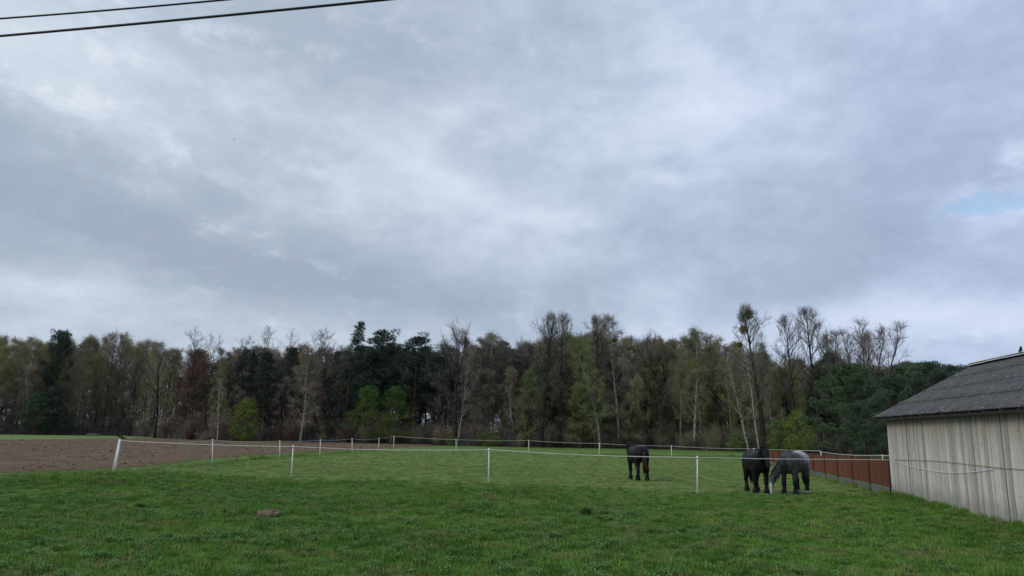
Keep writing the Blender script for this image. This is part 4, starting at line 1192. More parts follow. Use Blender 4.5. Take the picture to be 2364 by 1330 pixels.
# --- trees one can point at -------------------------------------------------
H = [
 # kind, px, topy, extra depth, label, category, kwargs
 ('pine', 92, 754, 4, 'dark pine with its tip just above the wood near the left edge', 'pine', dict(variant=0, crownm='needle_blue', barkm='bark_pine', wide=.7)),
 ('pine', 122, 757, 7, 'second dark pine tip near the left edge, right beside the taller one', 'pine', dict(variant=1, crownm='needle_blue', barkm='bark_pine', wide=.65)),
 ('young_pine', 75, 905, -1, 'low dark green pine at the foot of the left wood edge', 'pine', dict(variant=0, crownm='needle_green', barkm='bark_pine', wide=1.2)),
 ('young_pine', 115, 890, 0, 'low dark pine right of its lower neighbour at the left wood edge', 'pine', dict(variant=1, crownm='needle_blue', barkm='bark_pine', wide=1.1)),
 ('fan', 236, 750, 6, 'bare rounded grey top rising above the left wood', 'tree', dict(variant=0, crownm='twig_brown', wide=.62)),
 ('oak', 297, 800, -4, 'tree with thick short trunk at the field edge, brown twigs, left of the knotty one', 'tree', dict(variant=1, crownm='twig_brown', wide=.55, barkm='bark_dark')),
 ('oak', 357, 790, -4, 'dark knotty oak standing forward at the field edge in the left wood', 'oak', dict(variant=2, crownm='twig_dark', wide=.7, barkm='bark_dark')),
 ('fan', 433, 748, 8, 'tall bare tree with a fan of pale twigs above the reddish tree', 'tree', dict(variant=0, crownm='twig_brown', wide=1.2)),
 ('fan', 478, 757, 10, 'slender bare tip right of the fan of pale twigs, above the reddish tree', 'tree', dict(variant=1, crownm='twig_brown')),
 ('oak', 440, 812, 1, 'tree still holding reddish brown leaves in the left part of the wood', 'oak', dict(variant=0, crownm='twig_red', wide=.75, leafm=None)),
 ('birch', 502, 822, 0, 'olive green birch with white trunk just right of the reddish tree', 'birch', dict(variant=0, crownm='twig_brown', leafm='bud_green', barkm='bark_birch', wide=.9)),
 ('fan', 545, 765, 12, 'pair-like bare tips above the dark pines left of centre', 'tree', dict(variant=2, crownm='twig_pale')),
 ('fan', 612, 741, 10, 'tallest bare cone-shaped tip above the dark pines left of centre', 'tree', dict(variant=3, crownm='twig_brown', wide=1.1, align=1)),
 ('pine', 560, 797, 6, 'dark pine below the bare tips, leftmost of the dark pine row', 'pine', dict(variant=0, crownm='needle_blue', barkm='bark_pine')),
 ('pine', 605, 800, 5, 'dark pine below the tallest bare cone-shaped tip', 'pine', dict(variant=2, crownm='needle_blue', barkm='bark_pine')),
 ('pine', 662, 795, 4, 'rounded dark pine between the bare tips, right of the lime bush', 'pine', dict(variant=1, crownm='needle_blue', barkm='bark_pine')),
 ('fan', 662, 752, 13, 'thin bare spire above the rounded dark pine', 'tree', dict(variant=0, crownm='twig_pale', wide=.7)),
 ('fan', 708, 752, 11, 'bare brush-like top left of the dark spruce', 'tree', dict(variant=1, crownm='twig_pale', wide=1.1)),
 ('fan', 750, 750, 12, 'bare pale top touching the left side of the dark spruce', 'tree', dict(variant=2, crownm='twig_pale', wide=1.3)),
 ('birch', 712, 795, 0, 'forked white birch with olive crown before the brown wood, left of the spruce', 'birch', dict(variant=1, crownm='twig_brown', leafm='bud_olive', barkm='bark_birch', wide=1.35, basepx=694)),
 ('spruce', 820, 737, 5, 'dark spruce with a pointed tip, tallest evergreen of the wood', 'spruce', dict(crownm='needle_blue', barkm='bark_pine', wide=1.1, align=1)),
 ('pine', 893, 759, 6, 'broad dark pine right of the pointed spruce', 'pine', dict(variant=0, crownm='needle_blue', barkm='bark_pine', wide=1.35)),
 ('pine', 955, 763, 5, 'flat topped dark pine left of the big spreading bare tree', 'pine', dict(variant=2, crownm='needle_blue', barkm='bark_pine', wide=1.3)),
 ('pine', 850, 800, 4, 'dark pine filling the gap under the pointed spruce, on its right', 'pine', dict(variant=1, crownm='needle_blue', barkm='bark_pine', wide=1.3)),
 ('oak', 1050, 727, 0, 'big spreading bare oak with dark trunk in the middle of the wood edge', 'oak', dict(variant=1, crownm='twig_dark', wide=.95, rz=.6)),
 ('birch_bare', 1082, 800, 0, 'white birch trunk leaning over the dark trunk of the big oak', 'birch', dict(variant=0, barkm='bark_birch', crownm='twig_brown', lean=.16, basepx=1056, wide=.6, rz=0)),
 ('birch', 1105, 750, 6, 'tall weeping birch with yellow green top right of the big oak', 'birch', dict(variant=2, crownm='twig_brown', leafm='bud_olive', barkm='bark_birch', wide=1.2)),
 ('alder', 1180, 785, 10, 'dark bushy bare tree right of the weeping birch', 'tree', dict(variant=0, crownm='twig_dark')),
 ('oak', 1215, 765, 14, 'bare reddish haze of twigs left of the tall dark pair', 'tree', dict(variant=0, crownm='twig_brown', wide=.75)),
 ('alder', 1270, 708, 0, 'tall dark alder, left of the tall dark pair', 'alder', dict(variant=0, crownm='twig_dark', wide=.88, align=1)),
 ('alder', 1298, 710, 1, 'tall dark alder, right of the tall dark pair', 'alder', dict(variant=1, crownm='twig_dark', wide=.9, align=1)),
 ('alder', 1380, 714, 4, 'tall bare tree behind the pointed green birch', 'tree', dict(variant=2, crownm='twig_dark', wide=.8, align=1)),
 ('birch', 1412, 711, 3, 'tall birch with drooping bare brown tips and white trunk beside the mistletoe ball', 'birch', dict(variant=0, crownm='twig_brown', leafm='twig_brown', barkm='bark_birch', wide=1.0, align=1)),
 ('birch', 1352, 764, 0, 'pointed olive green birch with leaning white trunk', 'birch', dict(variant=1, crownm='bud_olive', leafm='bud_green', barkm='bark_birch', wide=1.15, basepx=1385, lean=-.05, rz=0)),
 ('budding', 1215, 842, 1, 'fresh green small tree left of the tall dark pair', 'tree', dict(variant=0, crownm='twig_brown', leafm='leaf_bright', wide=1.0)),
 ('budding', 1345, 880, -1, 'low olive budding tree between the dark pair and the white birch trunks', 'tree', dict(variant=1, crownm='twig_brown', leafm='bud_green', wide=1.4)),
 ('budding', 1450, 860, 0, 'olive budding tree right of the white birch trunks', 'tree', dict(variant=2, crownm='twig_brown', leafm='bud_olive', wide=1.0)),
 ('oak', 1520, 748, 5, 'broad bare dark crown midway between the white birches and the mistletoe tree', 'tree', dict(variant=2, crownm='twig_dark', wide=.72)),
 ('birch', 1602, 739, 3, 'pale green weeping birch top standing out left of the mistletoe tree', 'birch', dict(variant=2, crownm='twig_pale', leafm='bud_green', barkm='bark_birch', wide=1.05)),
 ('birch', 1570, 765, 5, 'paler birch close left of the pale green weeping one', 'birch', dict(variant=0, crownm='twig_pale', leafm='bud_olive', barkm='bark_birch', wide=.8)),
 ('alder', 1722, 692, 0, 'tall bare tree carrying round mistletoe balls', 'alder', dict(variant=0, crownm='twig_dark', wide=.92, rz=2.0, align=750)),
 ('birch_bare', 1680, 800, -2, 'white birch forked low with leaning bare limbs, left in front of the mistletoe tree', 'birch', dict(variant=0, barkm='bark_birch', crownm='twig_pale', wide=1.15, basepx=1728, lean=-.16, rz=0)),
 ('birch_bare', 1735, 795, -3, 'upright bare white birch in front of the mistletoe tree', 'birch', dict(variant=1, barkm='bark_birch', crownm='twig_pale', wide=.9, basepx=1752, lean=-.06, rz=0)),
 ('birch', 1787, 775, 2, 'thin white stemmed birch with olive twigs, left of the two dark alders', 'birch', dict(variant=1, crownm='twig_brown', leafm='bud_olive', barkm='bark_birch', wide=.75)),
 ('alder', 1818, 716, -1, 'shorter dark alder with a clean trunk, left of the two by the broad pine', 'alder', dict(variant=1, crownm='twig_dark', wide=.72, align=1)),
 ('alder', 1866, 697, -1, 'tallest dark alder with a clean trunk, just left of the broad pine', 'alder', dict(variant=2, crownm='twig_dark', wide=.82, align=1)),
 ('poplar', 1990, 717, 2, 'many stemmed pale bare tree rising behind the broad pine', 'tree', dict(variant=0, crownm='twig_pale', barkm='bark_grey', wide=1.1, rz=1.5)),
 ('pine', 1945, 806, 4, 'small dark pine tip left under the many stemmed pale tree', 'pine', dict(variant=0, crownm='needle_blue', barkm='bark_pine')),
 ('broad_pine', 1962, 833, -30, 'broad rounded green pine behind the brown fence', 'pine', dict(variant=0, crownm='needle_green', barkm='bark_pine', wide=.98)),
 ('broad_pine', 2050, 862, -24, 'green pine between the broad rounded pine and the barn roof', 'pine', dict(variant=1, crownm='needle_green', barkm='bark_pine', wide=.85)),
 ('broad_pine', 1995, 920, -38, 'lower front pine bough mass just above the brown fence, left of the barn', 'pine', dict(variant=1, crownm='needle_green', barkm='bark_pine', wide=.9)),
 ('leafy', 563, 905, -1, 'round lime green bush at the wood edge behind the field', 'bush', dict(variant=0, crownm='leaf_lime', barkm='bark_brown', wide=.95)),
 ('budding', 842, 885, -1, 'loose fresh green bush, left of the green pair behind the field', 'bush', dict(variant=1, crownm='leaf_bright', leafm='leaf_bright', barkm='bark_brown', wide=1.5)),
 ('budding', 902, 885, -1, 'fuller fresh green bush, right of the green pair behind the field', 'bush', dict(variant=2, crownm='leaf_bright', leafm='leaf_bright', barkm='bark_brown', wide=1.75)),
 ('leafy_low', 1045, 1000, -2, 'low green bush at the foot of the big spreading oak', 'bush', dict(variant=0, crownm='leaf_bright', barkm='bark_brown', wide=1.2)),
 ('leafy_low', 1130, 985, -1, 'low dark green bush right of the big spreading oak', 'bush', dict(variant=1, crownm='leaf_bright', barkm='bark_brown', wide=1.3)),
 ('leafy', 1843, 935, -8, 'bright green bush left of the broad pine, above the horses', 'bush', dict(variant=0, crownm='leaf_lime', barkm='bark_brown', wide=.9)),
 ('leafy', 1800, 962, -7, 'dull green bush left of the bright one above the horses', 'bush', dict(variant=1, crownm='leaf_bright', barkm='bark_brown', wide=1.0)),
 ('leafy_low', 1700, 990, -1, 'small green bush at the wood foot above the black horse', 'bush', dict(variant=1, crownm='leaf_bright', barkm='bark_brown')),
]
mist = None
for kind, px, ty, ex, lb, ct, kw in H:
    o = tree(kind, px, ty, E_(px) + ex + (-1.5 if kind not in ('leafy', 'leafy_low') else 0), lb, ct, **kw)
    if 'mistletoe' in lb and 'carrying' in lb: mist = o
    if 'beside the mistletoe ball' in lb: mist2 = o
def mistletoe(parent, px, py, rpx, mat, seed):
    r = nr(seed); d_ = parent.location.y; c = at_depth(px, py, d_ - .3); rad = rpx / F * d_
    n = 620; dd = rand_dirs(r, n); Pc = dd * (rad * r.uniform(.2, 1, n) ** .45 * (1 + .15 * np.sin(dd[:, 0] * 7 + dd[:, 2] * 5)))[:, None]
    V, Fc = join([leaves_tris(Pc, .09 * r.uniform(.6, 1.3, n), r), tri_twigs(dd[:160] * .05, dd[:160], np.full(160, rad) * r.uniform(.6, 1.1, 160), np.full(160, .03), r)])
    me = mesh_fast('mistletoe', V, Fc, 3); ob = link_obj('mistletoe', me, M[mat], parent)
    ob.matrix_world = Matrix.Translation(c); ob.matrix_parent_inverse = Matrix()
    loc = Matrix.Translation(parent.location) @ parent.rotation_euler.to_matrix().to_4x4() @ Matrix.Diagonal((*parent.scale, 1))
    ob.matrix_basis = loc.inverted() @ Matrix.Translation(c)
for a in ((1716, 733, 14, 'mistletoe', 1), (1729, 726, 12, 'mistletoe', 2), (1716, 762, 11, 'mistletoe_gold', 3), (1707, 796, 6, 'mistletoe', 4)): mistletoe(mist, *a)
mistletoe(mist2, 1419, 786, 6, 'mistletoe_gold', 5)

# --- the wood behind and between them -------------------------------------
SIL = [(-200, 770), (0, 768), (60, 772), (150, 770), (230, 762), (280, 778), (330, 786), (400, 800), (520, 805), (700, 800), (780, 800), (900, 785), (1000, 800), (1080, 775), (1130, 772), (1160, 798),
       (1230, 785), (1300, 760), (1400, 760), (1460, 775), (1520, 770), (1600, 768), (1660, 785), (1700, 800), (1780, 808), (1850, 825), (1900, 835), (1960, 835), (2060, 838), (2120, 835), (2200, 832), (2260, 836), (2500, 845)]
sx_, sy_ = zip(*SIL)
ZONES = [  # px from, to, list of (weight, kind, kwargs, phrase)
 (-260, 200, [(3, 'birch', dict(crownm='twig_brown', leafm='bud_olive', barkm='bark_birch', wide=.8), 'slim olive budding birch in the left wood beyond the ploughed field'),
              (3, 'pole', dict(crownm='bud_olive', leafm='bud_olive', barkm='bark_birch', wide=.9), 'pale slender stemmed birch in the left wood beyond the ploughed field'),
              (2, 'budding', dict(crownm='bud_olive', leafm='bud_olive', barkm='bark_grey', wide=.8), 'olive budding tree in the left wood beyond the ploughed field'),
              (.4, 'pine', dict(crownm='needle_blue', barkm='bark_pine'), 'dark pine deep in the left wood beyond the ploughed field')]),
 (200, 400, [(2, 'pole', dict(crownm='twig_brown', leafm='bud_olive', barkm='bark_birch', wide=.9), 'thin pale stemmed birch crowded behind the knotty field edge oaks'),
             (2, 'birch', dict(crownm='bud_olive', leafm='bud_olive', barkm='bark_birch', wide=.75), 'grey olive birch crowded behind the knotty field edge oaks'),
             (2, 'slim', dict(crownm='twig_brown', barkm='bark_grey'), 'slim grey brown bare tree crowded behind the knotty field edge oaks'),
             (1, 'budding', dict(crownm='twig_brown', leafm='bud_olive', wide=.8), 'budding tree crowded behind the knotty field edge oaks')]),
 (400, 520, [(3, 'slim', dict(crownm='twig_red', wide=1.2), 'reddish brown bare tree around the red leaved oak'),
             (1, 'pine', dict(crownm='needle_blue', barkm='bark_pine'), 'dark pine around the red leaved oak')]),
 (520, 780, [(1, 'pine', dict(crownm='needle_blue', barkm='bark_pine', wide=1.1), 'dark pine in the brown wood left of the pointed spruce'),
             (3, 'slim', dict(crownm='twig_brown', wide=1.3), 'bare brown tree in the wood left of the pointed spruce')]),
 (780, 1000, [(2, 'pine', dict(crownm='needle_blue', barkm='bark_pine', wide=1.25), 'dark pine in the evergreen stand right of the pointed spruce'),
              (2, 'slim', dict(crownm='twig_dark', wide=1.3), 'bare dark tree before the evergreen stand right of the spruce')]),
 (1000, 1250, [(3, 'slim', dict(crownm='twig_dark', wide=1.3), 'bare dark tree in the wood around the big spreading oak'),
               (1, 'pine', dict(crownm='needle_blue', barkm='bark_pine'), 'dark pine in the wood around the big spreading oak'),
               (1, 'birch', dict(crownm='twig_brown', leafm='bud_olive', barkm='bark_birch'), 'pale stemmed birch in the wood around the big spreading oak')]),
 (1250, 1480, [(2, 'slim', dict(crownm='twig_brown', wide=1.3), 'bare brown tree in the wood behind the lone black horse'),
               (2, 'budding', dict(crownm='twig_brown', leafm='bud_green', wide=.9), 'olive budding tree in the wood behind the lone black horse')]),
 (1480, 1900, [(3, 'slim', dict(crownm='twig_brown', wide=1.3), 'bare brown tree in the wood left and right of the mistletoe tree'),
               (2, 'budding', dict(crownm='twig_brown', leafm='bud_olive', wide=.85), 'olive budding tree in the wood beside the mistletoe tree'),
               (2, 'pole', dict(crownm='bud_olive', leafm='bud_green', barkm='bark_birch', wide=.95), 'grey green birch in the wood beside the mistletoe tree')]),
 (1900, 2500, [(5, 'young_pine', dict(crownm='needle_green', barkm='bark_pine', wide=.8), 'dark green pine in the evergreen wood behind the barn roof'),
               (3, 'pine', dict(crownm='needle_blue', barkm='bark_pine', wide=1.1), 'blue green pine in the evergreen wood behind the barn roof')])]
def zone(px):
    for z_ in ZONES:
        if z_[0] <= px < z_[1]: return z_
    return ZONES[0] if px < 0 else ZONES[-1]
LAND = [(-120, 'left of the picture edge side of the wood'), (10, 'at the left edge of the wood'), (105, 'by the left dark pine tips'), (170, 'between the left dark pines and the rounded grey top'), (236, 'under the rounded grey top'),
        (297, 'behind the short trunked tree at the field edge'), (357, 'behind the knotty field edge oak'), (400, 'between the knotty oak and the reddish tree'), (440, 'around the reddish leaved tree'), (505, 'behind the olive birch beside the reddish tree'),
        (563, 'above the round lime green bush'), (612, 'under the tallest bare spire'), (662, 'by the rounded dark pine'), (712, 'behind the forked white birch'), (765, 'left of the pointed spruce'), (820, 'around the pointed spruce'),
        (893, 'above the green pair of bushes'), (955, 'by the flat topped pine'), (1005, 'left of the big spreading oak'), (1050, 'behind the big spreading oak'), (1105, 'by the yellow green weeping birch'), (1165, 'right of the weeping birch'),
        (1225, 'behind the fresh green small tree'), (1285, 'behind the tall dark alder pair'), (1352, 'behind the pointed olive birch'), (1415, 'by the birch with a mistletoe ball'), (1470, 'above the lone black horse'),
        (1525, 'under the broad bare dark crown'), (1602, 'by the pale green weeping birch'), (1660, 'left of the mistletoe tree'), (1725, 'behind the mistletoe tree'), (1787, 'between the mistletoe tree and the clean dark alders'),
        (1842, 'between the two clean trunked alders'), (1900, 'left of the broad rounded pine'), (1965, 'behind the broad rounded pine'), (2050, 'between the broad pine and the barn eave'), (2130, 'above the left slope of the barn roof'),
        (2230, 'by the end of the barn ridge'), (2330, 'over the barn ridge'), (2420, 'hidden beyond the barn at the right')]
ROWW = ['front', 'second rank', 'middle', 'inner', 'deep', 'deeper', 'hindmost']
def where(px):
    return min(LAND, key=lambda q: abs(q[0] - px))[1]
for row, (dd, lo, hi, step) in enumerate([(4, 18, 90, 60), (6, 0, 40, 48), (10, 4, 34, 46), (15, 0, 30, 48), (22, 0, 22, 52), (31, 0, 16, 58), (42, 0, 12, 64)]):
    px = -230 + rt.uniform(0, 40)
    while px < 2440:
        z_ = zone(px + rt.uniform(-25, 25)); tot = sum(w[0] for w in z_[2]); q = rt.uniform(0, tot)
        for w in z_[2]:
            q -= w[0]
            if q <= 0: break
        if w[1] == 'pine' and row < 2 and 520 < px < 1000: w = [k_ for k_ in z_[2] if k_[1] == 'slim'][0]
        ty = float(np.interp(px, sx_, sy_)) - 8 + rt.uniform(lo, hi)
        if w[1] in ('pine', 'young_pine'): ty += 4
        dp = E_(px) + dd + rt.uniform(-1.8, 1.8) + (-6 if px > 1950 and row < 2 else 0)
        kw = dict(w[2]); kw['wide'] = kw.get('wide', 1) * rt.uniform(.95, 1.25) * (1.15 if row > 2 else 1)
        cat = {'pine': 'pine', 'young_pine': 'pine', 'birch': 'birch', 'pole': 'birch'}.get(w[1], 'tree')
        adj = w[3].split(' in the ')[0].split(' crowded')[0].split(' deep')[0].split(' around')[0].split(' before')[0]
        tree(w[1], px, ty, dp, ROWW[row] + ' ' + adj + ' ' + where(px), cat, 'trees filling the wood', **kw)
        px += step * rt.uniform(.6, 1.4)
# lower growth standing between the tall stems
for row, (dd, lo, hi, step) in enumerate([(4.5, 875, 930, 66), (13, 840, 900, 60), (26, 830, 880, 66), (50, 800, 850, 60)]):
    px = -130 + rt.uniform(0, 40)
    while px < 1960:
        dark = 60 < px < 150 or 520 < px < 1000 or px > 1850
        kd = 'young_pine' if (rt.random() < (.4 if dark else .06) and row) else ('budding' if rt.random() < (.2 if px < 1250 else .55) else 'slim')
        kw = dict(young_pine=dict(crownm='needle_blue', barkm='bark_pine', wide=1.0), budding=dict(crownm='twig_brown', leafm='bud_green' if px > 1250 else 'bud_olive', wide=1.5), slim=dict(crownm=rt.choice(['twig_brown', 'twig_dark', 'twig_brown']), wide=1.9))[kd]
        tree(kd, px, rt.uniform(lo, hi), E_(px) + dd + rt.uniform(-1.5, 1.5), ('low ' if row < 2 else 'lower back ') + dict(young_pine='dark pine', budding='budding tree', slim='leafless brown tree')[kd] + ' ' + where(px),
             'pine' if kd == 'young_pine' else 'tree', 'lower trees between the tall stems', **kw)
        px += step * rt.uniform(.7, 1.3)

# thickets along the foot of the wood
TH = [(-260, 330, 'leafless brown thicket along the foot of the left wood', 'bud_olive', 'twig_dark'), (330, 1000, 'brown leafless thicket at the wood foot behind the ploughed field', 'bud_olive', 'twig_brown'),
      (1000, 1300, 'reddish brown thicket at the wood foot in the middle of the picture', 'bud_olive', 'twig_brown'), (1300, 1700, 'olive budding thicket at the wood foot behind the lone horse', 'bud_green', 'twig_brown'),
      (1700, 1900, 'dark budding thicket at the wood foot above the pair of horses', 'bud_green', 'twig_dark')]
for row, (dd, hmin, hmax, step) in enumerate([(-.3, 1.6, 3.6, 48), (2.2, 3.0, 5.5, 52), (6, 3.5, 6.5, 60)]):
    px = -110
    while px < 1905:
        for a, b_, lb, lm, cm_ in TH:
            if a <= px < b_:
                dp = E_(px) + dd + rt.uniform(-.6, .6); h = rt.uniform(hmin, hmax)
                if px < 330 and row == 0: h *= .45
                hz = at_depth(px, 1000, dp).z; ty = 1000 - (h - hz) * F / dp * .97
                kd = 'thicket' if (px < 1300 and rt.random() < .7) else 'thicket_bud'
                tree(kd, px, ty, dp, ['front low ', 'taller ', 'rear tall '][row] + lb.split(' thicket')[0].split(' at the')[0].split(' along')[0] + ' thicket shrub ' + where(px), 'shrub', 'shrubs forming the thicket at the wood foot', crownm=cm_ if rt.random() < .75 else 'twig_red', leafm=lm, wide=rt.uniform(.8, 1.3), barkm='bark_brown', name='thicket_shrub')
        px += step * rt.uniform(.7, 1.3)

# brush and saplings between the trunks: nobody could count these
r = nr(404); n = 46000
pxs = r.uniform(-260, 2450, n); azs = np.array([0.0])
a_tab = np.array([ray(p, 1000).x / ray(p, 1000).y for p in np.linspace(-260, 2450, 60)]); aa = np.interp(pxs, np.linspace(-260, 2450, 60), a_tab)
dp = edge_depth(aa) + r.uniform(.5, 1, n) * 0 + np.abs(r.exponential(9, n)) + .5
P0 = np.stack([aa * dp, dp, np.zeros(n) - .05], 1); D0 = r.normal(size=(n, 3)) * .22; D0[:, 2] = 1; D0 /= np.linalg.norm(D0, axis=1, keepdims=True)
L = r.uniform(.5, 3.8, n) * np.clip((dp - edge_depth(aa)) / 4 + .35, 0, 1)
V1, F1 = tri_twigs(P0, D0, L, r.uniform(.02, .05, n), r)
q = r.uniform(.1, 1, (n, 1)); D3 = rand_dirs(r, n) * [1, 1, .5]; V2, F2 = tri_twigs(P0 + D0 * L[:, None] * q, D3 / np.linalg.norm(D3, axis=1, keepdims=True), r.uniform(.4, 1.3, n), np.full(n, .03), r)
V, Fc = join([(V1, F1), (V2, F2)])
bo = link_obj('underbrush', mesh_fast('underbrush', V, Fc, 3), M['twig_dark']); tag(bo, 'tangle of thin dark saplings and dead twigs under the trees', 'underbrush', kind='stuff')

# fallen pale log and drooping branch on the far meadow
mb = MB(); a = G(202, 1003.5, .25); b_ = G(232, 1005, .12); mb.tube([a, a.lerp(b_, .5) + Vector((0, 0, .12)), b_], [.10, .14, .16], 8)
tag(mb.build('fallen_log', M['bark_birch'], None, True), 'pale fallen birch log lying at the foot of the left wood', 'log')
mb = MB(); a = G(291, 1014); mb.tube([a, a + Vector((-1.2, -.3, .5)), a + Vector((-2.6, -.3, .85)), a + Vector((-4.2, -.2, .62))], [.14, .12, .08, .03], 7)
tag(mb.build('fallen_branch', M['bark_dark'], None, True), 'dark fallen branch arching left from the foot of the field edge oak', 'branch')

# ------------------------------------------------------------------ grass and weeds
def grass_fn(kindv):
    def fn(b, bs):
        ge = b.node('ShaderNodeNewGeometry'); pos = ge.outputs['Position']
        at = b.node('ShaderNodeAttribute'); at.attribute_type = 'INSTANCER'; at.attribute_name = 'inner'
        col, n3 = grass_colour(b, pos, at.outputs['Fac'])
        rnd = b.node('ShaderNodeObjectInfo').outputs['Random']
        if kindv == 'grass':
            c = b.mix(ge.outputs['Random Per Island'], b.mix(1.0, col, (.75, .85, .7), 'MULTIPLY'), b.mix(1.0, col, (1.45, 1.35, 1.3), 'MULTIPLY'))
            cl = b.ramp(b.noise(pos, 2.6, 4, .65, 0, 3.0), .34, .66)
            c = b.mix(1.0, c, b.mix(cl, (.58, .66, .60), (1.32, 1.26, 1.25)), 'MULTIPLY')
            c = b.mix(1.0, c, b.mix(rnd, (.75, .80, .75), (1.25, 1.20, 1.2)), 'MULTIPLY')
            return b.mix(b.math('MULTIPLY', b.ramp(rnd, .88, .95), .5), c, (.26, .22, .12))
        if kindv == 'weed':
            c = b.mix(ge.outputs['Random Per Island'], (.045, .120, .024), (.170, .320, .080))
            return b.mix(b.math('MULTIPLY', rnd, .3), c, (.12, .16, .05))
        if kindv == 'straw':
            return b.mix(ge.outputs['Random Per Island'], (.17, .14, .08), (.30, .26, .16))
    return fn
for kk in ('grass', 'weed', 'straw'): M[kk] = material('leaf_' + kk, grass_fn(kk), .8, .12)

src = bpy.data.collections.new('grass_sources')        # not linked to the scene: only instanced
def blades(seed, n, rad, hmin, hmax, wd, bend, mat, name):
    r = nr(seed); a = r.uniform(0, 6.28, n); q = rad * np.sqrt(r.uniform(0, 1, n))
    P = np.stack([np.cos(a) * q, np.sin(a) * q, np.zeros(n) - .01], 1); h = r.uniform(hmin, hmax, n)
    ba = r.uniform(0, 6.28, n); bd = np.stack([np.cos(ba), np.sin(ba), np.zeros(n)], 1) * (bend * r.uniform(.3, 1.2, n) * h)[:, None]
    s = np.stack([-np.sin(ba + r.normal(0, .6, n)), np.cos(ba), np.zeros(n)], 1); s *= (wd * r.uniform(.7, 1.3, n))[:, None] / 2
    up = np.array([0, 0, 1.0]); m = P + bd * .35 + up * (h * .6)[:, None]; t_ = P + bd + up * (h * .98)[:, None]
    V = np.stack([P - s, P + s, m + s * .8, m - s * .8, t_], 1).reshape(-1, 3); i = np.arange(n)[:, None] * 5
    Fc = np.concatenate([i + [0, 1, 2], i + [0, 2, 3], i + [3, 2, 4]]).astype(int)
    o = bpy.data.objects.new(name, mesh_fast(name, V, Fc, 3)); o.data.materials.append(M[mat]); src.objects.link(o); return o
def rosette(seed, n, rad, h, mat, name):
    r = nr(seed); V = []; Fc = []
    for k in range(n):
        a = r.uniform(0, 6.28); c = r.uniform(0, .5) * rad; L = rad * r.uniform(.2, .45); w_ = L * r.uniform(.28, .42); e_ = r.uniform(.05, .9)
        d = np.array([math.cos(a) * math.cos(e_), math.sin(a) * math.cos(e_), math.sin(e_)]); s = np.array([-math.sin(a), math.cos(a), 0]) * w_
        p = np.array([math.cos(a) * c, math.sin(a) * c, h * r.uniform(.0, .8)]); b0 = len(V)
        V += [p, p + d * L * .5 + s * .5 + [0, 0, .01], p + d * L * .5 - s * .5 + [0, 0, .01], p + d * L - [0, 0, L * .25]]
        Fc += [[b0, b0 + 1, b0 + 2], [b0 + 1, b0 + 3, b0 + 2]]
    o = bpy.data.objects.new(name, mesh_fast(name, np.array(V), np.array(Fc), 3)); o.data.materials.append(M[mat]); src.objects.link(o); return o
blades(1, 46, .13, .03, .075, .006, .55, 'grass', 'a_tuft'); blades(2, 46, .14, .04, .095, .006, .6, 'grass', 'b_tuft'); blades(3, 40, .15, .02, .05, .007, .7, 'grass', 'c_tuft')
blades(4, 60, .10, .08, .17, .007, .45, 'grass', 'd_tuft'); rosette(5, 34, .13, .08, 'weed', 'e_weed'); rosette(6, 80, .17, .10, 'weed', 'f_weed'); blades(7, 22, .14, .05, .15, .004, .6, 'straw', 'g_straw')

r = nr(99)
def scatter(n, d0, d1, power=1.0):
    d = np.sqrt(r.uniform(d0 ** 2, d1 ** 2, n)); t_ = r.uniform(-.78, .80, n); return d * t_, d
X = []; Y = []; SC = []; 
for (dens, d0, d1, sc) in ((52, 9.3, 17, 1.0), (30, 17, 28, 1.15), (13, 28, 45, 1.4), (4.0, 45, 75, 1.8)):
    n = int(.79 * (d1 ** 2 - d0 ** 2) * dens); a, b_ = scatter(n, d0, d1); X.append(a); Y.append(b_); SC.append(r.uniform(.8, 1.25, n) * sc)
X = np.concatenate(X); Y = np.concatenate(Y); SC = np.concatenate(SC)
nb_ = 1500; d_ = np.sqrt(r.uniform(9.5 ** 2, 40 ** 2, nb_)); X = np.concatenate([X, d_ * r.uniform(-.78, .8, nb_)]); Y = np.concatenate([Y, d_]); SC = np.concatenate([SC, r.uniform(.45, 1.05, nb_)])
big_w = np.concatenate([np.zeros(len(X) - nb_, bool), np.ones(nb_, bool)])
keep = np.ones(len(X), bool)
bx = (X - CORNER.x) * WN.x + (Y - CORNER.y) * WN.y; keep &= bx < -.02
keep &= in_poly_sd(X, Y, plough_poly) + .5 * wave(X, Y, .7, 21) < .15
X, Y, SC, bx, big_w = X[keep], Y[keep], SC[keep], bx[keep], big_w[keep]
inn, fm_, fo_, lu_ = mask_arrays(X, Y)
n = len(X); patch = wave(X, Y, .9, 31) + .7 * wave(X, Y, 2.6, 32); lushn = wave(X, Y, .35, 33)
u_ = r.uniform(0, 1, n); idx = r.randint(0, 3, n)
weedp = np.clip(.09 + .85 * np.clip(patch - .35, 0, 1), 0, .6) * (inn < .5) * np.clip(1.3 - Y / 45, .1, 1)
idx = np.where(u_ < weedp, np.where(r.uniform(size=n) < .6, 4, 5), idx)
idx = np.where((u_ > .985) & (inn < .5), 3, idx); idx = np.where((u_ < .10) & (inn >= .5), 6, idx)
idx = np.where((u_ > .965) & (inn >= .5), 4, idx)
idx = np.where((bx > -.5) & (u_ > .55), 3, idx)                                # longer grass along the walls
SC = SC * (1 + .35 * lushn * (inn < .5)) * np.where(inn > .5, .62, 1.0); SC = np.where(idx == 5, SC * .9, SC)
keep2 = ~(big_w & (inn > .5) & (u_ > .15)); idx = np.where(big_w, np.where(u_ < .6, 5, 3), idx)
X, Y, SC, bx, idx, inn = X[keep2], Y[keep2], SC[keep2], bx[keep2], idx[keep2], inn[keep2]
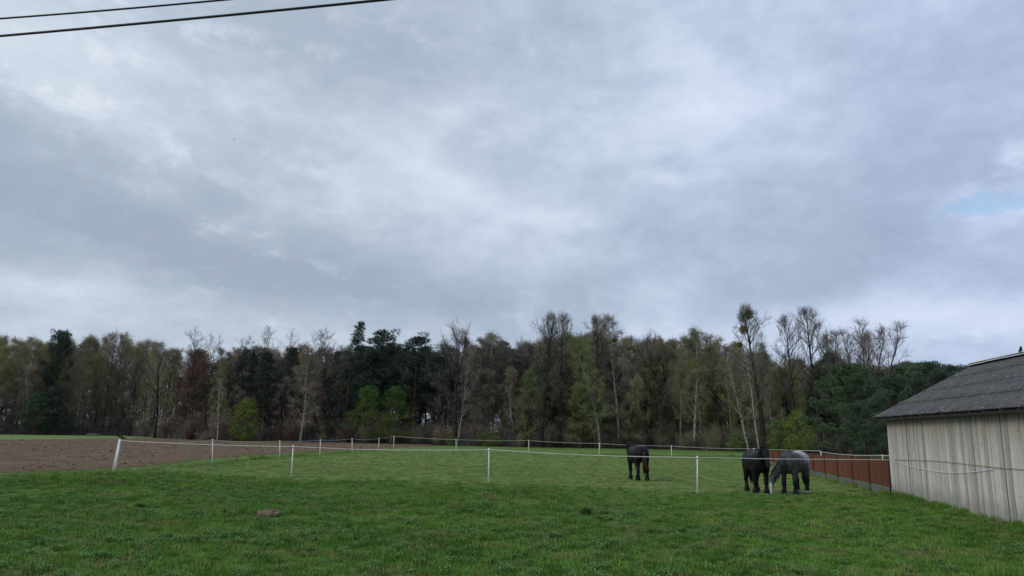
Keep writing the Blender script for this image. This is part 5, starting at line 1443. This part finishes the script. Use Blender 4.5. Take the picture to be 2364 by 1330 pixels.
mh = G(617, 1192); km = np.hypot(X - mh.x, (Y - mh.y + .2) * .7) > .24; X, Y, SC, bx, idx, inn = X[km], Y[km], SC[km], bx[km], idx[km], inn[km]
# a few denser dark weeds seen singly
def instancer(name, X, Y, SC, idx, inn, label, cat):
    n = len(X); me = bpy.data.meshes.new(name); me.vertices.add(n)
    me.vertices.foreach_set('co', np.stack([X, Y, gz(X, Y)], 1).astype(np.float32).ravel())
    for nm, ar, ty in (('scl', SC, 'FLOAT'), ('rot', r.uniform(0, 6.28, n), 'FLOAT'), ('inner', inn, 'FLOAT')):
        at = me.attributes.new(nm, ty, 'POINT'); at.data.foreach_set('value', ar.astype(np.float32))
    at = me.attributes.new('idx', 'INT', 'POINT'); at.data.foreach_set('value', idx.astype(np.int32))
    o = link_obj(name, me); tag(o, label, cat, kind='stuff')
    ng = bpy.data.node_groups.new(name, 'GeometryNodeTree'); ng.interface.new_socket('Geometry', in_out='INPUT', socket_type='NodeSocketGeometry'); ng.interface.new_socket('Geometry', in_out='OUTPUT', socket_type='NodeSocketGeometry')
    N = ng.nodes; Lk = ng.links; gi = N.new('NodeGroupInput'); go = N.new('NodeGroupOutput'); ip = N.new('GeometryNodeInstanceOnPoints'); ci = N.new('GeometryNodeCollectionInfo')
    ci.inputs['Collection'].default_value = src; ci.inputs['Separate Children'].default_value = True; ci.inputs['Reset Children'].default_value = True
    mp = N.new('GeometryNodeMeshToPoints'); Lk.new(gi.outputs[0], mp.inputs[0]); Lk.new(mp.outputs[0], ip.inputs['Points']); Lk.new(ci.outputs[0], ip.inputs['Instance']); ip.inputs['Pick Instance'].default_value = True
    def attr(nm, ty):
        a = N.new('GeometryNodeInputNamedAttribute'); a.data_type = ty; a.inputs[0].default_value = nm; return a.outputs[0]
    Lk.new(attr('idx', 'INT'), ip.inputs['Instance Index']); cx = N.new('ShaderNodeCombineXYZ'); Lk.new(attr('rot', 'FLOAT'), cx.inputs[2]); Lk.new(cx.outputs[0], ip.inputs['Rotation'])
    Lk.new(attr('scl', 'FLOAT'), ip.inputs['Scale']); Lk.new(ip.outputs[0], go.inputs[0])
    m = o.modifiers.new('scatter', 'NODES'); m.node_group = ng; return o
isw = (idx == 4) | (idx == 5)
instancer('grass', X[~isw], Y[~isw], SC[~isw], idx[~isw], inn[~isw], 'short meadow grass covering the foreground and the paddock', 'grass')
instancer('weeds', X[isw], Y[isw], SC[isw], idx[isw], inn[isw], 'low broad leaved weeds and clover growing in patches in the foreground grass', 'weeds')
print('grass', n)

# single tufts and the molehill
def tuft(px, py, hgt, wid, label, name='grass_tuft', cat='grass tuft', nbl=260, mat='tuft'):
    p = G(px, py); r_ = nr(px); n = nbl; a = r_.uniform(0, 6.28, n); q = wid * .5 * np.sqrt(r_.uniform(0, 1, n)); P = np.stack([np.cos(a) * q, np.sin(a) * q, np.zeros(n) - .01], 1)
    h = hgt * r_.uniform(.5, 1.05, n) * (1 - .4 * q / (wid * .5)); bd = np.stack([np.cos(a), np.sin(a), np.zeros(n)], 1) * (h * .45 * r_.uniform(.2, 1, n))[:, None]
    s = np.stack([-np.sin(a), np.cos(a), np.zeros(n)], 1) * .005; m = P + bd * .3 + np.array([0, 0, 1.0]) * (h * .6)[:, None]; t_ = P + bd + np.array([0, 0, 1.0]) * h[:, None]
    V = np.stack([P - s, P + s, m + s * .8, m - s * .8, t_], 1).reshape(-1, 3); i = np.arange(n)[:, None] * 5; Fc = np.concatenate([i + [0, 1, 2], i + [0, 2, 3], i + [3, 2, 4]]).astype(int)
    o = link_obj(name, mesh_fast(name, V, Fc, 3), M[mat]); o.location = p; tag(o, label, cat, 'larger tufts standing out of the short grass')
M['tuft'] = foliage('tuft_green', (.018, .050, .014), (.055, .115, .028))
tuft(1352, 1189, .30, .30, 'tall dark green tuft standing up from the grass below the lone horse')
tuft(1498, 1231, .16, .55, 'wide low green tuft in the foreground, right below the tall dark tuft')
tuft(1396, 1200, .12, .45, 'small green tuft just right of the tall dark one')
tuft(1462, 1190, .12, .45, 'small green tuft above the wide low one')
tuft(322, 1172, .16, .34, 'dark clump on the left foreground grass, above the molehill level')
tuft(438, 1190, .10, .38, 'flat dark clump between the left dark clump and the molehill')
tuft(1948, 1178, .13, .30, 'small dark tuft on the grass between the grey horse and the barn')
tuft(395, 1145, .10, .45, 'low green clump on the left grass, below the leaning corner post')
mb = MB(); rm = random.Random(8)
bm = bmesh.new(); bmesh.ops.create_icosphere(bm, subdivisions=5, radius=1.0)
for v_ in bm.verts:
    c_ = v_.co.copy(); nz = noise.fractal(c_ * 2.2, .8, 2.1, 5); v_.co = Vector((c_.x * .21 * (1 + .35 * nz), c_.y * .17 * (1 + .35 * nz), c_.z * .105 + .05 * nz + .025 * noise.noise(c_ * 8)))
me = bpy.data.meshes.new('molehill'); bm.to_mesh(me); bm.free()
def mole_fn(b, bs):
    tcn = b.node('ShaderNodeTexCoord'); n = b.noise(tcn.outputs['Object'], 9, 5, .7); bump(b, bs, n, .8, .02); return b.mix(b.ramp(n, .3, .7), (.15, .115, .075), (.36, .29, .20))
M['mole'] = material('dry_loose_soil', mole_fn, .97, .1)
o = link_obj('molehill', me, M['mole']); o.location = G(617, 1192); o.location.z = .03; tag(o, 'small mound of pale pinkish brown soil in the left foreground grass', 'molehill')

# ------------------------------------------------------------------ birds
M['bird'] = plain('dark_feathers', (.02, .022, .028), .3, .6)
def bird_body(scale, wings):
    mb = MB(); loft(mb, [((-.12, 0, -.02), .012, .006), ((-.07, 0, 0), .022, .014), ((-.02, 0, .012), .038, .036), ((.03, 0, .03), .036, .036), ((.065, 0, .055), .022, .022), ((.085, 0, .062), .024, .024), ((.108, 0, .06), .012, .012), ((.13, 0, .055), .003, .003)], 10)
    return mb
bd = d_ = None
q = at_depth(2357, 815, rp.y)
# on the ridge: along the ridge line at that bearing
rd_ = ray(2357, 815); o_ = Vector((0, 0, CAM_H)); t_ = ((CORNER + WN * HALF_W) - o_).dot(WN) / rd_.dot(WN); q = o_ + rd_ * t_
bird = empty('bird', (q.x, q.y, RIDGE_H + .155), R(40)); tag(bird, 'small dark bird perched on the barn roof ridge', 'bird')
bird_body(1, 0).build('body', M['bird'], bird, True).rotation_euler = (0, -.55, 0)
mb = MB(); 
for s in (-1, 1): mb.tube([(0, s * .012, -.005), (.004, s * .014, -.045)], .003, 5)
mb.build('legs', M['bird'], bird)
for ch in bird.children: ch.scale = (1.5, 1.5, 1.5) if ch.name.startswith('body') else (1, 1, 1)
fb = empty('bird', at_depth(541, 323, 95), R(160)); tag(fb, 'tiny dark bird flying high in the clouds left of centre', 'bird')
bird_body(1, 0).build('body', M['bird'], fb, True)
for s in (-1, 1):
    mb = MB(); b0 = 0
    pr = [(.04, 0), (.03, .10), (.0, .20), (-.03, .11), (-.05, 0)]
    for (a, b_) in pr:
        for dz in (0, .006): mb.v.append((a, s * b_, .02 + b_ * .3 + dz))
    mb.f = [(0, 2, 4, 6, 8), (9, 7, 5, 3, 1)] + [(2 * i, 2 * i + 1, (2 * i + 3) % 10, (2 * i + 2) % 10) for i in range(5)]
    mb.build('wing', M['bird'], fb)

# ------------------------------------------------------------------ tell look-alike neighbours apart by their place
by = {}
for o in S.objects:
    if o.parent is None and 'label' in o and o.get('group') in ('trees filling the wood', 'lower trees between the tall stems', 'shrubs forming the thicket at the wood foot'):
        by.setdefault(o['label'], []).append(o)
for lb, os_ in by.items():
    if len(os_) > 1 and len(lb.split()) <= 13:
        os_.sort(key=lambda q: q.location.x / q.location.y)
        wds = {2: ['left of two', 'right of two'], 3: ['left of three', 'middle of three', 'right of three']}.get(len(os_))
        if wds is None and len(lb.split()) <= 12: wds = [k_ + ' from the left' for k_ in ('first', 'second', 'third', 'fourth', 'fifth', 'sixth', 'seventh')][:len(os_)]
        if wds and len(wds) == len(os_):
            for q, w in zip(os_, wds): q['label'] = lb + ', ' + w
